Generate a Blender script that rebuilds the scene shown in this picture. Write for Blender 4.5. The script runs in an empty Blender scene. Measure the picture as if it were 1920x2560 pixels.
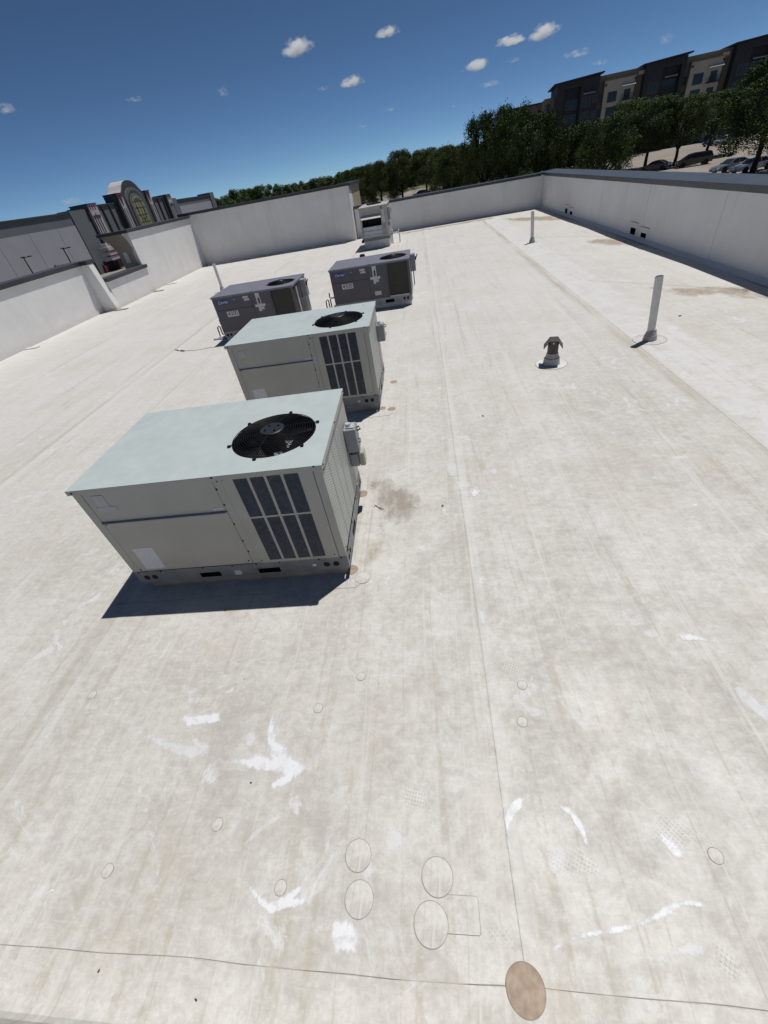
import bpy, bmesh, math, random
from mathutils import Vector, Matrix
R = math.radians
random.seed(11)
SC = bpy.context.scene
COL = SC.collection

# ------------------------------------------------------------------ camera
def cam_matrix(yaw, pitch, roll, loc):
    f = Vector((math.sin(yaw)*math.cos(pitch), math.cos(yaw)*math.cos(pitch), math.sin(pitch)))
    r = Vector((math.cos(yaw), -math.sin(yaw), 0)); u = r.cross(f)
    r2 = math.cos(roll)*r + math.sin(roll)*u; u2 = -math.sin(roll)*r + math.cos(roll)*u
    m = Matrix.Identity(4)
    for i in range(3):
        m[i][0] = r2[i]; m[i][1] = u2[i]; m[i][2] = -f[i]; m[i][3] = loc[i]
    return m
cd = bpy.data.cameras.new('camera'); cam = bpy.data.objects.new('camera', cd); COL.objects.link(cam)
cd.sensor_fit = 'VERTICAL'; cd.sensor_height = 36.0; cd.lens = 1018.4/2560*36.0
cd.clip_start = 0.05; cd.clip_end = 20000
cam.matrix_world = cam_matrix(R(-10.349), R(-39.434), R(-10.806), (0, 0, 3.0))
SC.camera = cam

# ------------------------------------------------------------------ sky, sun, exposure
SUN_EL, SUN_AZ = R(71.3), R(45.0)            # azimuth measured from +X towards +Y
w = bpy.data.worlds.new('World'); SC.world = w; w.use_nodes = True
nt = w.node_tree; nt.nodes.clear()
sky = nt.nodes.new('ShaderNodeTexSky'); sky.sky_type = 'NISHITA'; sky.sun_disc = False
sky.sun_elevation = SUN_EL; sky.sun_rotation = R(90) - SUN_AZ
sky.altitude = 0; sky.air_density = 0.33; sky.dust_density = 0.0; sky.ozone_density = 7.5
bg = nt.nodes.new('ShaderNodeBackground'); bg.inputs[1].default_value = 0.078
wo = nt.nodes.new('ShaderNodeOutputWorld')
wb = nt.nodes.new('ShaderNodeMix'); wb.data_type = 'RGBA'; wb.blend_type = 'MULTIPLY'; wb.inputs[0].default_value = 1.0
wb.inputs[7].default_value = (0.98, 1.05, 0.97, 1.0)                 # camera white balance of the blue
nt.links.new(sky.outputs[0], wb.inputs[6]); nt.links.new(wb.outputs[2], bg.inputs[0]); nt.links.new(bg.outputs[0], wo.inputs[0])
sd = bpy.data.lights.new('sun', 'SUN'); sd.energy = 4.0; sd.angle = R(0.53); sd.color = (1.0, 0.97, 0.93)
sun = bpy.data.objects.new('sun', sd); COL.objects.link(sun)
sdir = Vector((math.cos(SUN_EL)*math.cos(SUN_AZ), math.cos(SUN_EL)*math.sin(SUN_AZ), math.sin(SUN_EL)))
sun.rotation_euler = sdir.to_track_quat('Z', 'Y').to_euler(); sun.location = (0, 0, 40)
SC.view_settings.view_transform = 'Standard'; SC.view_settings.look = 'None'
SC.view_settings.exposure = 0.0; SC.view_settings.gamma = 1.0; SC.view_settings.use_curve_mapping = False
SC.render.engine = 'CYCLES'
SC.cycles.max_bounces = 8; SC.cycles.diffuse_bounces = 4; SC.cycles.volume_bounces = 4
SC.cycles.transparent_max_bounces = 12; SC.cycles.use_denoising = True

# ------------------------------------------------------------------ node helpers
class NT:
    def __init__(s, m): s.t = m.node_tree; s.n = s.t.nodes; s.l = s.t.links
    def lk(s, v, inp):
        if isinstance(v, (int, float)): inp.default_value = v
        elif isinstance(v, (tuple, list)):
            inp.default_value = tuple(v)+(1.0,) if len(inp.default_value) == 4 and len(v) == 3 else v
        else: s.l.new(v, inp)
    def m(s, op, a, b=0.0, c=0.0, clamp=False):
        n = s.n.new('ShaderNodeMath'); n.operation = op; n.use_clamp = clamp
        for i, v in enumerate((a, b, c)): s.lk(v, n.inputs[i])
        return n.outputs[0]
    def mr(s, v, a, b, c=0.0, d=1.0, smooth=True):
        n = s.n.new('ShaderNodeMapRange'); n.interpolation_type = 'SMOOTHSTEP' if smooth else 'LINEAR'
        for i, q in enumerate((v, a, b, c, d)): s.lk(q, n.inputs[i])
        return n.outputs[0]
    def pos(s, kind='Object'):
        n = s.n.new('ShaderNodeTexCoord'); return n.outputs[kind]
    def mp(s, v, sc=(1, 1, 1), loc=(0, 0, 0), rot=(0, 0, 0)):
        n = s.n.new('ShaderNodeMapping'); s.l.new(v, n.inputs[0]); n.inputs[1].default_value = loc
        n.inputs[2].default_value = rot; n.inputs[3].default_value = sc; return n.outputs[0]
    def noise(s, v, scale, detail=4.0, rough=0.55, dist=0.0):
        n = s.n.new('ShaderNodeTexNoise'); s.l.new(v, n.inputs['Vector']); n.inputs['Scale'].default_value = scale
        n.inputs['Detail'].default_value = detail; n.inputs['Roughness'].default_value = rough
        n.inputs['Distortion'].default_value = dist; return n.outputs[0]
    def vor(s, v, scale, feat='F1', rnd=1.0):
        n = s.n.new('ShaderNodeTexVoronoi'); n.feature = feat; s.l.new(v, n.inputs['Vector'])
        n.inputs['Scale'].default_value = scale; n.inputs['Randomness'].default_value = rnd; return n.outputs['Distance']
    def mix(s, f, a, b, mode='MIX'):
        n = s.n.new('ShaderNodeMix'); n.data_type = 'RGBA'; n.blend_type = mode
        s.lk(f, n.inputs[0]); s.lk(a, n.inputs[6]); s.lk(b, n.inputs[7]); return n.outputs[2]
    def xyz(s, v):
        n = s.n.new('ShaderNodeSeparateXYZ'); s.l.new(v, n.inputs[0]); return n.outputs
    def bump(s, h, st=0.3, d=0.01):
        n = s.n.new('ShaderNodeBump'); n.inputs['Strength'].default_value = st; n.inputs['Distance'].default_value = d
        s.l.new(h, n.inputs['Height']); return n.outputs[0]

def new_mat(name):
    m = bpy.data.materials.new(name); m.use_nodes = True
    b = m.node_tree.nodes['Principled BSDF']; return m, NT(m), b
MATS = {}
def mat(name, col, rough=0.6, metal=0.0, var=0.12, vs=3.0, bump=0.0, bs=40.0, spec=0.5, grime=None):
    """painted / plain surface with soft mottling, fine relief and optional grime colour"""
    if name in MATS: return MATS[name]
    m, t, b = new_mat(name); p = t.pos()
    n = t.noise(p, vs, 6, 0.6)
    dk = tuple(c*(1-var) for c in col); lt = tuple(min(1, c*(1+var*0.7)) for c in col)
    c = t.mix(t.mr(n, 0.3, 0.7), dk, lt)
    if grime:
        gm = t.mr(t.noise(t.mp(p, (1, 1, 0.35)), vs*2.3, 7, 0.7), 0.55, 0.8, 0, 0.55)
        c = t.mix(gm, c, grime)
    t.lk(c, b.inputs['Base Color']); b.inputs['Metallic'].default_value = metal
    t.lk(t.mr(t.noise(p, vs*4, 4), 0.3, 0.7, rough*0.85, min(1, rough*1.15)), b.inputs['Roughness'])
    b.inputs['Specular IOR Level'].default_value = spec
    if bump: t.lk(t.bump(t.noise(p, bs, 5, 0.6), bump, 0.01), b.inputs['Normal'])
    MATS[name] = m; return m

SEAMS = (-10.75, -7.08, -3.28, 0.24, 3.67)
def roof_material():
    m, t, b = new_mat('roof_membrane'); p = t.pos(); X = t.xyz(p)
    big = t.noise(p, 0.55, 3, 0.6)
    med = t.noise(p, 2.6, 5, 0.7, 0.3)
    fine = t.noise(p, 13, 5, 0.75, 0.3)
    stre = t.noise(t.mp(p, (4.5, 0.28, 1)), 1.0, 5, 0.7)
    scr = t.noise(t.mp(p, (5.0, 22.0, 1), (0, 0, 0), (0, 0, 0.5)), 1.0, 4, 0.7, 0.6)
    # foot-traffic dirt near the camera; far roof's view-angle brightness painted in; cleaner left
    near = t.mr(X[1], 1.0, 14.0, 1.0, 0.36)
    left = t.mr(X[0], -9.0, -2.5, 0.55, 1.0)
    wear_and_angle = t.m('MULTIPLY', near, left)
    d = t.m('ADD', t.m('MULTIPLY', med, 0.55), t.m('ADD', t.m('MULTIPLY', big, 0.40), t.m('ADD', t.m('MULTIPLY', stre, 0.28), t.m('ADD', t.m('MULTIPLY', fine, 0.62), t.m('MULTIPLY', scr, 0.30)))))
    dirt = t.m('MULTIPLY', t.mr(d, 0.84, 1.34), t.m('ADD', t.m('MULTIPLY', wear_and_angle, 0.75), 0.22), clamp=True)
    c = t.mix(dirt, (0.603, 0.594, 0.57), (0.388, 0.37, 0.328))
    grit = t.noise(p, 46, 3, 0.8)
    c = t.mix(t.mr(grit, .35, .72, 0, .30), c, (0.37, 0.345, 0.295))
    # ochre / tan staining
    tan = t.m('MULTIPLY', t.mr(t.noise(t.mp(p, (1, .6, 1), (4, 9, 0)), 1.1, 5, 0.7), 0.50, 0.72), 0.42)
    c = t.mix(tan, c, (0.46, 0.405, 0.325))
    # creases left by the roll, running with the sheets, broken up
    wob = t.m('MULTIPLY', t.noise(p, 0.8, 2), 0.22)
    ln = t.n.new('ShaderNodeTexNoise'); ln.noise_dimensions = '2D'
    cmb = t.n.new('ShaderNodeCombineXYZ'); t.lk(t.m('ADD', t.m('MULTIPLY', X[0], 3.1), wob), cmb.inputs[0]); t.lk(t.m('MULTIPLY', X[1], 0.05), cmb.inputs[1])
    t.l.new(cmb.outputs[0], ln.inputs['Vector']); ln.inputs['Scale'].default_value = 1.0; ln.inputs['Detail'].default_value = 2.0
    brk = t.mr(t.m('ADD', t.m('MULTIPLY', stre, .5), t.m('MULTIPLY', fine, .5)), 0.40, 0.60, 0.0, 0.95)
    crease = t.m('MULTIPLY', t.mr(t.m('ABSOLUTE', t.m('SUBTRACT', ln.outputs[0], 0.5)), 0.0, 0.014, 1.0, 0.0), brk)
    c = t.mix(t.m('MULTIPLY', crease, .75), c, (0.40, 0.365, 0.305))
    crease2 = t.m('MULTIPLY', t.mr(t.m('ABSOLUTE', t.m('SUBTRACT', ln.outputs[0], 0.41)), 0.0, 0.012, 1.0, 0.0), t.m('MULTIPLY', brk, .7))
    c = t.mix(crease2, c, (0.60, 0.585, 0.55))
    c = t.mix(t.m('MULTIPLY', t.mr(scr, .60, .72), .42), c, (0.62, 0.615, 0.60))
    # scrubbed white scuffs
    sc = t.m('MULTIPLY', t.mr(t.noise(p, 2.3, 6, 0.72, 0.9), 0.575, 0.67), t.mr(big, 0.38, 0.58, 0.15, 0.65))
    c = t.mix(sc, c, (0.64, 0.65, 0.665))
    # pale crescents left by heels and knees
    pa = t.mp(p, (1.0, 1.25, 1), (7.1, 2.3, 0), (0, 0, .4)); ra = t.vor(pa, 2.1, 'F1', 1.0)
    arc = t.m('MULTIPLY', t.mr(t.m('ABSOLUTE', t.m('SUBTRACT', t.m('ADD', ra, t.m('MULTIPLY', fine, .03)), 0.085)), 0.0, 0.014, 1.0, 0.0), t.mr(t.noise(p, 6.5, 2), .52, .64, 0, .75))
    c = t.mix(t.m('MULTIPLY', arc, wear_and_angle), c, (0.70, 0.70, 0.69))
    # small dark scuffs
    sp = t.m('MULTIPLY', t.mr(t.noise(t.mp(p, (1.0, 1.8, 1)), 23, 6, 0.75, 1.0), 0.62, 0.74), 0.42)
    c = t.mix(t.m('MULTIPLY', sp, wear_and_angle), c, (0.27, 0.25, 0.22))
    speck = t.m('MULTIPLY', t.mr(t.vor(p, 5.5), 0.02, 0.035, 1.0, 0.0), t.mr(t.noise(p, 1.2, 2), 0.55, 0.6))
    c = t.mix(speck, c, (0.07, 0.055, 0.045))
    # rings of the round fastener plates telegraphing through the sheet
    pv = t.mp(p, (1.0, 1.0, 1), (0.31, 0.13, 0)); rg = t.vor(pv, 1.7, 'F1', 0.75)
    ring = t.m('MULTIPLY', t.mr(t.m('ABSOLUTE', t.m('SUBTRACT', rg, 0.062)), 0.0, 0.010, 1.0, 0.0), 0.34)
    c = t.mix(ring, c, (0.34, 0.32, 0.28))
    # dirt caught at the laps
    sx = None
    for xs in SEAMS:                       # signed distance to the nearest lap, by smallest magnitude
        dd = t.m('SUBTRACT', X[0], xs)
        if sx is None: sx = dd
        else:
            lt = t.m('LESS_THAN', t.m('ABSOLUTE', dd), t.m('ABSOLUTE', sx)); sx = t.m('ADD', t.m('MULTIPLY', lt, dd), t.m('MULTIPLY', t.m('SUBTRACT', 1.0, lt), sx))
    f = t.m('MULTIPLY', t.mr(t.m('ABSOLUTE', t.m('ADD', sx, 0.004)), 0.001, 0.009, 1.0, 0.0), t.mr(med, 0.3, 0.6, 0.05, 0.38))
    f = t.m('MULTIPLY', f, t.m('LESS_THAN', X[0], 2.0))
    c = t.mix(f, c, (0.30, 0.275, 0.235))
    c = t.mix(t.m('MULTIPLY', t.mr(t.m('ABSOLUTE', t.m('SUBTRACT', X[0], 4.15)), .36, .50, .55, 0), t.mr(med, .35, .6, 1, .35)), c, (0.62, 0.62, 0.62))
    c = t.mix(t.m('MULTIPLY', t.mr(t.m('ABSOLUTE', t.m('SUBTRACT', X[0], 3.56)), .0, .22, .8, 0), t.mr(stre, .38, .62, .15, .9)), c, (0.40, 0.36, 0.29))
    c = t.mix(t.mr(t.m('ABSOLUTE', t.m('SUBTRACT', sx, 0.05)), 0.03, 0.055, 0.25, 0.0), c, (0.62, 0.615, 0.60))
    c = t.mix(t.m('MULTIPLY', t.mr(t.m('ABSOLUTE', t.m('ADD', sx, 0.10)), 0.0, 0.10, 1.0, 0.0), t.mr(stre, .42, .62, 0, .5)), c, (0.36, 0.33, 0.27))
    t.lk(c, b.inputs['Base Color']); b.inputs['Specular IOR Level'].default_value = 0.35
    t.lk(t.mr(med, 0.3, 0.7, 0.5, 0.75), b.inputs['Roughness'])
    h = t.m('ADD', t.m('MULTIPLY', med, 0.6), t.m('MULTIPLY', fine, 0.2))
    t.lk(t.bump(h, 0.5, 0.016), b.inputs['Normal'])
    return m
M_ROOF = roof_material()

def overlay_material(name, col, edge=0.5, strength=1.0, sc=14.0, rough=0.55):
    """irregular smear: vertex attribute 'fade' (1 inside, 0 at rim) eroded by noise"""
    m, t, b = new_mat(name); p = t.pos()
    a = t.n.new('ShaderNodeAttribute'); a.attribute_name = 'fade'
    n = t.noise(t.mp(p, (1, .45, 1), (0, 0, 0), (0, 0, .9)), sc, 5, 0.66, 0.6); n2 = t.noise(p, sc*.3, 3, .6)
    v = t.m('ADD', a.outputs['Fac'], t.m('ADD', t.m('MULTIPLY', t.m('SUBTRACT', n, 0.5), 1.0), t.m('MULTIPLY', t.m('SUBTRACT', n2, 0.5), 0.8)))
    al = t.m('MULTIPLY', t.mr(v, edge-0.16, edge+0.36), t.m('MULTIPLY', t.mr(t.noise(p, sc*.8, 3, .6), .3, .5, .72, 1.0), strength), clamp=True)
    t.lk(t.mix(t.mr(n, 0.3, 0.7), tuple(c*0.93 for c in col), col), b.inputs['Base Color'])
    b.inputs['Roughness'].default_value = rough; t.lk(al, b.inputs['Alpha'])
    return m
M_SMEAR = overlay_material('white_coating_wrinkle', (0.76, 0.77, 0.79), 0.42, 0.86, 20)
M_SMEAR2 = overlay_material('thin_white_coating', (0.79, 0.80, 0.81), 0.48, 0.6, 20)
M_SCUFF = overlay_material('rubbed_scuff', (0.74, 0.745, 0.75), 0.46, 0.5, 16)
M_STAIN = overlay_material('grey_brown_stain', (0.31, 0.26, 0.205), 0.52, 0.46, 9)
M_RUST = overlay_material('tan_silt', (0.40, 0.30, 0.20), 0.56, 0.55, 4)

def tread_material(name, ang, sc=56.0):
    m, t, b = new_mat(name); p = t.pos(); a = t.n.new('ShaderNodeAttribute'); a.attribute_name = 'fade'
    q = t.xyz(t.mp(p, (1, 1, 1), (0, 0, 0), (0, 0, ang)))
    u = t.m('SUBTRACT', t.m('FRACT', t.m('MULTIPLY', q[0], sc)), .5); v = t.m('SUBTRACT', t.m('FRACT', t.m('MULTIPLY', q[1], sc*.85)), .5)
    dot = t.mr(t.m('MAXIMUM', t.m('ABSOLUTE', u), t.m('ABSOLUTE', v)), .22, .34, 1, 0)
    al = t.m('MULTIPLY', t.m('MULTIPLY', dot, t.mr(t.m('ADD', a.outputs['Fac'], t.m('MULTIPLY', t.m('SUBTRACT', t.noise(p, 9, 4), .5), 1.6)), .45, .9)), .38)
    b.inputs['Base Color'].default_value = (.68, .68, .67, 1); b.inputs['Roughness'].default_value = .6; t.lk(al, b.inputs['Alpha']); return m

def wall_material(name, col, dirt=(0.36, 0.34, 0.32), k=0.35):
    m, t, b = new_mat(name); p = t.pos(); X = t.xyz(p)
    n = t.noise(p, 1.2, 6, 0.65); s = t.noise(t.mp(p, (2.2, 2.2, 0.25)), 1.0, 6, 0.65); f = t.noise(p, 22, 5, 0.6)
    c = t.mix(t.mr(n, 0.3, 0.7), tuple(q*0.93 for q in col), col)
    c = t.mix(t.m('MULTIPLY', t.mr(s, 0.5, 0.75), k), c, dirt)
    low = t.m('MULTIPLY', t.mr(X[2], 0.0, 0.28, 1.0, 0.0), t.mr(n, 0.3, 0.65, 0.15, 0.5))
    c = t.mix(low, c, dirt)
    t.lk(c, b.inputs['Base Color']); b.inputs['Roughness'].default_value = 0.62
    b.inputs['Specular IOR Level'].default_value = 0.3
    t.lk(t.bump(t.m('ADD', n, t.m('MULTIPLY', f, 0.3)), 0.35, 0.02), b.inputs['Normal'])
    return m
M_WALL = wall_material('white_parapet_membrane', (0.77, 0.755, 0.735), (0.50, 0.47, 0.44), 0.26)
M_TAN = wall_material('tan_stucco', (0.42, 0.33, 0.23), (0.28, 0.22, 0.16))
M_CAP = mat('coping_metal', (0.050, 0.056, 0.060), 0.36, 0.0, 0.15, 1.2, 0.05, 8, grime=(0.075, 0.08, 0.08))
M_CAPD = mat('dark_coping_metal', (0.045, 0.045, 0.05), 0.45, 0.0, 0.2, 1.2, 0.05, 8)
M_BEIGE = mat('beige_cabinet_paint', (0.40, 0.392, 0.355), 0.5, 0, 0.07, 2.0, 0.04, 60, grime=(0.325, 0.305, 0.255))
M_TOP = mat('pale_green_top_paint', (0.425, 0.478, 0.468), 0.42, 0, 0.035, 2.2, 0.02, 30, grime=(0.445, 0.497, 0.488))
M_RAIL = mat('galvanised_rail', (0.17, 0.185, 0.20), 0.45, 0.0, 0.18, 6, 0.05, 60, grime=(0.24, 0.22, 0.19))
M_CURB = mat('curb_flashing', (0.30, 0.28, 0.27), 0.7, 0, 0.25, 5, 0.1, 30, grime=(0.16, 0.13, 0.11))
M_CURBW = mat('white_curb_flashing', (0.58, 0.58, 0.57), 0.7, 0, 0.12, 4, 0.1, 30, grime=(0.4, 0.38, 0.34))
M_BLACK = mat('black_plastic', (0.007, 0.007, 0.009), 0.55, 0, 0.2, 8, spec=.18)
M_HOLE = mat('dark_void', (0.006, 0.006, 0.007), 0.9, 0, 0.1, 8)
M_SLAT = mat('louver_steel', (0.20, 0.195, 0.19), 0.45, 0.0, 0.2, 20)
M_SCREW = mat('screw_steel', (0.02, 0.02, 0.022), 0.5, 0.2, 0.2, 20)
M_LEDGE = mat('drip_ledge_paint', (0.23, 0.23, 0.26), 0.5, 0, 0.1, 8)
M_GBOX = mat('grey_box_paint', (0.27, 0.28, 0.30), 0.45, 0, 0.12, 8, grime=(0.34, 0.34, 0.33))
M_LID = mat('clear_bubble_cover', (0.42, 0.42, 0.33), 0.25, 0, 0.15, 10)
M_PURP = mat('mauve_grey_shaded', (0.085, 0.077, 0.094), 0.48, 0, 0.08, 2.5, 0.03, 50, grime=(0.10, 0.093, 0.108))  # mauve cabinet sides, darkened in the colour for their shaded faces
M_PURPT = mat('mauve_grey_sunlit', (0.165, 0.165, 0.20), 0.48, 0, 0.08, 2.5, 0.03, 50, grime=(0.19, 0.19, 0.22))  # same paint on the lid, sunlit tone put into the colour
M_COIL = None
M_PVC = mat('white_pvc', (0.64, 0.635, 0.62), 0.45, 0, 0.08, 5, 0.03, 40, grime=(0.52, 0.50, 0.47))
M_BOOT = mat('grey_boot_membrane', (0.42, 0.41, 0.42), 0.6, 0, 0.12, 9, 0.1, 40)
M_BROWN = mat('brown_vent_metal', (0.065, 0.042, 0.042), 0.5, 0, 0.15, 10, grime=(0.09, 0.065, 0.06))
M_PATCHB = mat('brown_aged_patch', (0.315, 0.24, 0.18), 0.65, 0, 0.25, 22, 0.2, 60, grime=(0.42, 0.345, 0.275))
M_RED = mat('red_plastic', (0.30, 0.015, 0.015), 0.4)
M_WHITE = mat('white_paper_label', (0.62, 0.62, 0.64), 0.6, 0, 0.06, 20)
M_INK = mat('black_ink', (0.012, 0.012, 0.014), 0.5)
M_BLUE = mat('blue_badge_enamel', (0.012, 0.025, 0.22), 0.3)
M_SILVER = mat('silver_lettering', (0.55, 0.57, 0.62), 0.4)
M_ZINC = mat('zinc_metal', (0.48, 0.50, 0.52), 0.4, 0.3, 0.12, 6)

def label_material(name, col, ink, scale, k=0.7):
    m, t, b = new_mat(name); p = t.pos()
    rows = t.m('SINE', t.m('MULTIPLY', t.xyz(p)[2], scale)); n = t.noise(t.mp(p, (1, 1, 0.5)), scale*0.35, 3)
    f = t.m('MULTIPLY', t.mr(rows, 0.1, 0.5), t.mr(n, 0.45, 0.55, 0, k))
    t.lk(t.mix(f, col, ink), b.inputs['Base Color']); b.inputs['Roughness'].default_value = 0.6
    return m
M_LABEL = label_material('printed_label', (0.60, 0.60, 0.61), (0.12, 0.12, 0.13), 330)
M_LABELR = label_material('printed_warning_label', (0.58, 0.57, 0.57), (0.28, 0.06, 0.07), 260)
M_FADED = mat('faded_sticker', (0.46, 0.445, 0.47), 0.6, 0, 0.05, 10)
def sheet_label():
    m, t, b = new_mat('wiring_diagram_paper'); p = t.pos()
    n = t.m('ABSOLUTE', t.m('SUBTRACT', t.noise(p, 24, 4, 0.6, 1.5), 0.5))
    f = t.m('MULTIPLY', t.mr(n, 0.0, 0.03, 1, 0), 0.45)
    t.lk(t.mix(f, (0.60, 0.61, 0.64), (0.30, 0.31, 0.35)), b.inputs['Base Color']); b.inputs['Roughness'].default_value = .5
    return m
M_DIAG = sheet_label()
def coil_material():
    m, t, b = new_mat('coil_fins'); p = t.pos(); X = t.xyz(p)
    r1 = t.m('SINE', t.m('MULTIPLY', X[2], 250.0)); n = t.noise(p, 9, 5)
    c = t.mix(t.mr(r1, -0.3, 0.8), (0.020, 0.019, 0.016), (0.055, 0.050, 0.038))
    c = t.mix(t.mr(n, .5, .75, 0, .5), c, (0.06, 0.055, 0.04))
    t.lk(c, b.inputs['Base Color']); b.inputs['Roughness'].default_value = 0.6
    t.lk(t.bump(r1, 0.5, 0.004), b.inputs['Normal']); return m
M_COIL = coil_material()
def perforated_material():
    """beige sheet pierced by columns of small round holes"""
    m, t, b = new_mat('perforated_beige_sheet'); p = t.pos(); X = t.xyz(p)
    def cell(q, s): return t.m('SUBTRACT', t.m('FRACT', t.m('MULTIPLY', q, s)), 0.5)
    u = cell(X[1], 22.0); v = cell(X[2], 38.0)
    rr = t.m('ADD', t.m('POWER', t.m('MULTIPLY', u, 1.7), 2), t.m('POWER', v, 2))
    hole = t.m('LESS_THAN', rr, 0.105)
    c = t.mix(t.mr(t.noise(p, 3, 5), .3, .7), (0.44, 0.47, 0.43), (0.50, 0.52, 0.48))
    t.lk(t.mix(hole, c, (0.05, 0.055, 0.055)), b.inputs['Base Color']); b.inputs['Roughness'].default_value = .5
    return m
M_PERF = perforated_material()


# ------------------------------------------------------------------ mesh helpers
class MB:
    def __init__(s): s.v = []; s.f = []
    def add(s, vs, fs):
        o = len(s.v); s.v += [tuple(q) for q in vs]; s.f += [tuple(i+o for i in f) for f in fs]; return s
    def box(s, x0, x1, y0, y1, z0, z1):
        return s.add([(x0,y0,z0),(x1,y0,z0),(x1,y1,z0),(x0,y1,z0),(x0,y0,z1),(x1,y0,z1),(x1,y1,z1),(x0,y1,z1)],
                     [(0,3,2,1),(4,5,6,7),(0,1,5,4),(1,2,6,5),(2,3,7,6),(3,0,4,7)])
    def tube(s, pts, r, n=10, cap=True):
        pts = [Vector(p) for p in pts]; rs = r if isinstance(r, (list, tuple)) else [r]*len(pts)
        vs = []; fs = []
        for i, p in enumerate(pts):
            a = pts[max(0, i-1)]; b = pts[min(len(pts)-1, i+1)]; d = (b-a).normalized()
            up = Vector((0,0,1)) if abs(d.z) < 0.95 else Vector((1,0,0))
            e1 = d.cross(up).normalized(); e2 = d.cross(e1)
            for k in range(n):
                t = 2*math.pi*k/n; vs.append(p + (e1*math.cos(t)+e2*math.sin(t))*rs[i])
        for i in range(len(pts)-1):
            for k in range(n): fs.append((i*n+k, i*n+(k+1)%n, (i+1)*n+(k+1)%n, (i+1)*n+k))
        if cap:
            fs.append(tuple(range(n))[::-1]); fs.append(tuple(range((len(pts)-1)*n, len(pts)*n)))
        return s.add(vs, fs)
    def lathe(s, prof, c=(0,0,0), n=32, axis='z'):
        vs = []; fs = []
        for r, z in prof:
            for k in range(n):
                t = 2*math.pi*k/n; q = (r*math.cos(t), r*math.sin(t), z)
                if axis == 'y': q = (q[0], q[2], q[1])
                if axis == 'x': q = (q[2], q[0], q[1])
                vs.append((c[0]+q[0], c[1]+q[1], c[2]+q[2]))
        for i in range(len(prof)-1):
            for k in range(n): fs.append((i*n+k, i*n+(k+1)%n, (i+1)*n+(k+1)%n, (i+1)*n+k))
        if prof[0][0] > 1e-5: fs.append(tuple(range(n))[::-1])
        if prof[-1][0] > 1e-5: fs.append(tuple(range((len(prof)-1)*n, len(prof)*n)))
        return s.add(vs, fs)
    def torus(s, R_, r, c, n=48, k=5):
        vs = []; fs = []
        for i in range(n):
            a = 2*math.pi*i/n
            for j in range(k):
                b = 2*math.pi*j/k; q = R_ + r*math.cos(b)
                vs.append((c[0]+q*math.cos(a), c[1]+q*math.sin(a), c[2]+r*math.sin(b)))
        for i in range(n):
            for j in range(k): fs.append((i*k+j, ((i+1)%n)*k+j, ((i+1)%n)*k+(j+1)%k, i*k+(j+1)%k))
        return s.add(vs, fs)
    def prism(s, pts, y0, y1, plane='xz'):
        """extrude an outline; plane xz -> along y, yz -> along x, xy -> along z"""
        n = len(pts)
        def P(a, b, d): return {'xz': (a, d, b), 'yz': (d, a, b), 'xy': (a, b, d)}[plane]
        vs = [P(a, b, y0) for a, b in pts] + [P(a, b, y1) for a, b in pts]
        fs = [tuple(range(n)), tuple(range(2*n-1, n-1, -1))] + [(i, n+i, n+(i+1)%n, (i+1)%n) for i in range(n)]
        return s.add(vs, fs)
    def gridwall(s, us, vs_, holes, put):
        """flat sheet with rectangular openings: us, vs_ cut lines; holes = set of (i,j) cells left open"""
        nu, nv = len(us), len(vs_)
        s.add([put(u, v) for u in us for v in vs_],
              [(i*nv+j, (i+1)*nv+j, (i+1)*nv+j+1, i*nv+j+1) for i in range(nu-1) for j in range(nv-1) if (i, j) not in holes])
        return s
    def mesh(s, name, smooth=False, fix=True):
        me = bpy.data.meshes.new(name); me.from_pydata(s.v, [], s.f)
        if fix:
            bm = bmesh.new(); bm.from_mesh(me); bmesh.ops.recalc_face_normals(bm, faces=bm.faces); bm.to_mesh(me); bm.free()
        if smooth:
            for p in me.polygons: p.use_smooth = True
        me.update(); return me
    def build(s, name, m, parent=None, bevel=0.0, smooth=False, fix=True, seg=2):
        o = bpy.data.objects.new(name, s.mesh(name, smooth, fix)); o.data.materials.append(m)
        return link(o, parent, bevel, seg)
def link(o, parent=None, bevel=0.0, seg=2):
    COL.objects.link(o)
    if parent is not None: o.parent = parent
    if bevel:
        md = o.modifiers.new('bevel', 'BEVEL'); md.width = bevel; md.segments = seg; md.limit_method = 'ANGLE'
    return o
def tag(o, label=None, cat=None, group=None, kind=None):
    if label: o['label'] = label
    if cat: o['category'] = cat
    if group: o['group'] = group
    if kind: o['kind'] = kind
    return o
def empty(name, loc=(0,0,0), rz=0.0, label=None, cat=None, group=None):
    o = bpy.data.objects.new(name, None); COL.objects.link(o); o.location = loc; o.rotation_euler = (0, 0, rz)
    o.empty_display_size = 0.1
    return tag(o, label, cat, group)
def copy_tree(o, parent=None):
    c = o.copy(); COL.objects.link(c)
    if parent is not None: c.parent = parent
    for ch in list(o.children): copy_tree(ch, c)
    return c
def shared(name, me, parent, loc=(0,0,0), rot=(0,0,0), scale=(1,1,1)):
    o = bpy.data.objects.new(name, me); COL.objects.link(o); o.parent = parent
    o.location = loc; o.rotation_euler = rot; o.scale = scale; return o
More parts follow.
